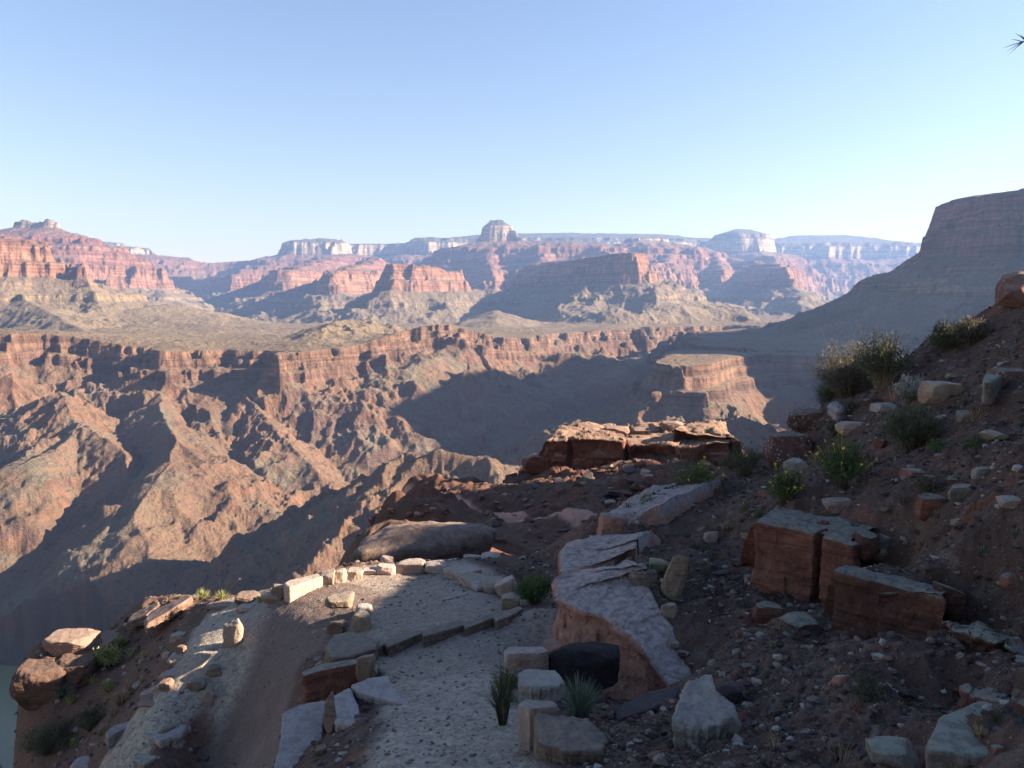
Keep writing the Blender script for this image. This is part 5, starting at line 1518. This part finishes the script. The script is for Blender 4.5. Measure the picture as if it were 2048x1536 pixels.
plant("green grassy plant left of the buff block on the upper path's edge", 975, 1036, 1330, 1456, mat=L_DARK, n=150, kind="tuft", leaf=0.03, cat="grass", name="grass_tuft")
plant("leafy green shoots at the foot of the buff block", 985, 1040, 1335, 1400, mat=L_GREEN, n=50, leaf=0.02, **BS)
plant("silver-green tuft of fine stems beside the white-topped block", 1108, 1216, 1352, 1448, mat=L_SILVER, n=260, kind="tuft", leaf=0.02, cat="grass", name="grass_tuft")
plant("straggly green weed in the shade beneath the pink outcrop", 1215, 1300, 1320, 1390, mat=L_DARK, n=60, leaf=0.014, **BS)
plant("small dark tuft at the right end of the upright red-brown slab", 735, 775, 1335, 1362, mat=L_DARK, n=60, kind="tuft", leaf=0.018, cat="grass", name="grass_tuft")
plant("dark low shrub in the hollow near the bottom edge", 1700, 1790, 1380, 1450, mat=L_DARK, n=70, leaf=0.013, **BS)
plant("leafy creeping plant on the slope above the tall tan stone", 1280, 1330, 1000, 1030, mat=L_GREEN, n=40, leaf=0.022, **BS)
plant("dry grass stalks rising near the bottom edge", 1660, 1720, 1440, 1530, mat=L_DRY, n=14, kind="tuft", leaf=0.006, cat="grass", name="grass_tuft")
plant("sparse dry stalks at the bottom edge right of the white boulder", 1520, 1600, 1470, 1540, mat=L_DRY, n=16, kind="tuft", leaf=0.006, cat="grass", name="grass_tuft")
plant("lone tall pale grass stalks on the skyline left of the big bush", 1755, 1785, 650, 700, mat=L_DRY, n=7, kind="tuft", leaf=0.02, cat="grass", name="grass_tuft")
plant("bright yellow-green rounded bush on the lower left slope", 180, 238, 1302, 1348, mat=L_YELLOW, n=120, leaf=0.03, **BS)
plant("yellowish spiky tuft up-slope of the bright rounded bush", 218, 258, 1274, 1306, mat=L_YELLOW, n=90, kind="tuft", leaf=0.03, cat="grass", name="grass_tuft")
plant("yellow-green bush at the brink of the drop, far left", 26, 84, 1412, 1450, mat=L_YELLOW, n=120, leaf=0.03, **BS)
plant("dry straw-coloured bush beside the sunlit path's foot", 202, 270, 1394, 1430, mat=L_DRY, n=130, kind="tuft", leaf=0.028, cat="grass", name="grass_tuft")
plant("small pale tuft in the middle of the lower left slope", 170, 196, 1364, 1384, mat=L_YELLOW, n=45, kind="tuft", leaf=0.022, cat="grass", name="grass_tuft")
plant("low leafy patch left of the small pale tuft", 144, 176, 1360, 1374, mat=L_YELLOW, n=45, leaf=0.022, **BS)
plant("small bush above the dry straw-coloured one", 200, 230, 1378, 1400, mat=L_YELLOW, n=45, leaf=0.022, **BS)
plant("shaded dark green bush at the bottom left corner", 24, 145, 1492, 1545, mat=L_DARK, n=220, leaf=0.022, **BS)
plant("low grey-green bush in the shade of the lower left slope", 96, 150, 1392, 1425, mat=L_SILVER, n=90, leaf=0.02, **BS)
plant("dark spreading bush in the shade right of the brink", 140, 205, 1440, 1480, mat=L_DARK, n=120, leaf=0.022, **BS)
plant("sunlit grass along the edge beyond the sunlit path, left part", 384, 420, 1180, 1204, mat=L_YELLOW, n=90, kind="tuft", leaf=0.028, cat="grass", name="grass_tuft")
plant("sunlit grass along the edge beyond the sunlit path, right part", 420, 460, 1184, 1206, mat=L_YELLOW, n=90, kind="tuft", leaf=0.028, cat="grass", name="grass_tuft")
plant("small bright tuft between the rounded rock and the low wall", 508, 530, 1194, 1212, mat=L_YELLOW, n=50, kind="tuft", leaf=0.022, cat="grass", name="grass_tuft")
plant("weedy sprig on top of the low wall's middle stretch", 700, 724, 1126, 1144, mat=L_YELLOW, n=25, kind="tuft", leaf=0.015, cat="grass", name="grass_tuft", D=10.7)
def scatter_plants(n, region, mats, px_size, label, cat, group, name, seed, kind="tuft", leaf=0.02):
    rng = np.random.default_rng(seed)
    protos = []
    for i in range(5):
        x, y = rng.uniform(region[0], region[2]), rng.uniform(region[1], region[3])
        h = rng.uniform(*px_size)
        protos.append((plant(label, x - h * 0.7, x + h * 0.7, y - h, y, mat=mats[i % len(mats)], n=40, kind=kind, leaf=leaf, name=name, cat=cat, group=group, seed=seed * 9 + i, stem_mat=L_GREY, dens=10), y))
    made = tries = 0
    while made < n and tries < 900:
        tries += 1
        px, py = rng.uniform(region[0], region[2]), rng.uniform(region[1], region[3])
        x, y, z = on(px, py)
        if y > 16 or float(path_mask(np.array([x]), np.array([y]))[0]) > 0.15: continue
        src = protos[made % 5][0]
        c = src.copy(); COL.objects.link(c)
        c.location = (x, y, gz(x, y)); k = rng.uniform(0.6, 1.25) * y / src.location[1] ** 1.0
        c.scale = (k, k, k * rng.uniform(0.8, 1.1)); c.rotation_euler = (0, 0, rng.uniform(0, 6.28))
        for ch in src.children:
            d = ch.copy(); COL.objects.link(d); d.parent = c
        made += 1


scatter_plants(34, (1250, 700, 2040, 1500), [L_DRY, L_GREY, L_SILVER, L_DRY, L_GREY], (16, 30), "small dry grass tuft sprouting between stones on the hillside", "grass", "small dry tufts on the hillside", "grass_tuft", 61)
scatter_plants(16, (60, 1230, 330, 1520), [L_DRY, L_YELLOW, L_DRY, L_SILVER, L_YELLOW], (14, 26), "little straw-coloured tuft on the bushy slope below the paths", "grass", "small tufts on the lower left slope", "grass_tuft", 62)
scatter_plants(14, (1400, 720, 1960, 1120), [L_DARK, L_GREY, L_DARK, L_GREEN, L_GREY], (26, 44), "small twiggy grey-green shrub low on the upper hillside", "bush", "small shrubs on the upper hillside", "shrub", 63, kind="bush", leaf=0.028)
# twig reaching in at the top right
D_ = 3.2
tp = [at(2100, 60, D_), at(2060, 78, D_), at(2044, 84, D_)]
b_ = bpy.data.objects.new("twig", None); COL.objects.link(b_); b_.location = tp[0]
tag(b_, "thin bare branch with a few needles, its tip poking in at the top right corner", "twig")
T0 = np.array(tp) - np.array(tp[0])
gx_, gy_ = 5.0, 4.2
ctl = np.array([(gx_, gy_, gz(gx_, gy_) - 0.05), (4.5, 3.9, 0.9), (3.5, 3.5, 1.25), tuple(tp[0]), tuple(tp[1]), tuple(tp[2])]) - np.array(tp[0])
tk = np.linspace(0, 5, 41)
cl = np.stack([np.interp(tk, np.arange(6), ctl[:, i]) for i in range(3)], 1)
for i in range(3):
    cl[1:-1, i] = (np.convolve(cl[:, i], np.ones(5) / 5, 'same')[1:-1] if False else cl[1:-1, i]) + 0.012 * np.sin(tk[1:-1] * (5 + i * 2)) * (tk[1:-1] < 4)
an_ = np.linspace(0, 2 * math.pi, 7, endpoint=False)
rad_ = np.interp(tk, [0, 3, 5], [0.022, 0.008, 0.0025])
Vt = np.concatenate([c + np.stack([np.zeros(7), np.cos(an_) * q, np.sin(an_) * q], 1) for c, q in zip(cl, rad_)])
i7 = np.arange(7)
Ft = np.concatenate([np.stack([a * 7 + i7, a * 7 + (i7 + 1) % 7, (a + 1) * 7 + (i7 + 1) % 7, (a + 1) * 7 + i7], 1) for a in range(40)])
mesh_np("stem", Vt, Ft, STEM, b_)
rng_ = np.random.default_rng(4)
for a in range(6, 30, 3):                                   # side twigs further back on the same branch
    s0_ = cl[a:a + 1]; e0_ = s0_ + rng_.normal(0, 0.13, (1, 3)) + np.array([[0.05, 0, 0.12]])
    V_, F_ = ribbons(s0_, (s0_ + e0_) / 2 + 0.01, e0_, np.array([0.007])); mesh_np("side_twig", V_, F_, STEM, b_, smooth=False)
for (ax_, ay_), (bx_, by_) in (((2044, 84), (2006, 96)), ((2048, 82), (2012, 104)), ((2046, 84), (2022, 78)), ((2050, 80), (2030, 66)), ((2044, 86), (2018, 108)), ((2055, 80), (2034, 92)), ((2052, 80), (2040, 70))):
    p_, q_ = np.array([at(ax_, ay_, D_)]) - np.array(tp[0]), np.array([at(bx_, by_, D_ - 0.02)]) - np.array(tp[0])
    V_, F_ = ribbons(p_, (p_ + q_) / 2 + 0.002, q_, np.array([0.0035])); mesh_np("needle", V_, F_, R_BLACK, b_, smooth=False)

# ------------------------------------------------------------------ the air of the canyon
hz = NT("haze_air")
for n_ in list(hz.t.nodes):
    if n_.type != 'OUTPUT_MATERIAL': hz.t.nodes.remove(n_)
pv = hz.t.nodes.new("ShaderNodeVolumePrincipled")
pv.inputs["Density"].default_value = HAZE
pv.inputs["Color"].default_value = (0.36, 0.56, 1.0, 1)
pv.inputs["Anisotropy"].default_value = 0.25
hz.t.links.new(pv.outputs[0], [n_ for n_ in hz.t.nodes if n_.type == 'OUTPUT_MATERIAL'][0].inputs["Volume"])
x0, x1, y0, y1, z0, z1 = -23000, 47000, -60, 13700, -530, 1150
Vb = np.array([(x, y, z) for x in (x0, x1) for y in (y0, y1) for z in (z0, z1)], float)
Fb = np.array([(0, 1, 3, 2), (4, 6, 7, 5), (0, 4, 5, 1), (2, 3, 7, 6), (0, 2, 6, 4), (1, 5, 7, 3)])
ho = mesh_np("haze", Vb, Fb, hz.mat, smooth=False)
tag(ho, "thin blue morning haze filling the canyon", "haze", kind="stuff")
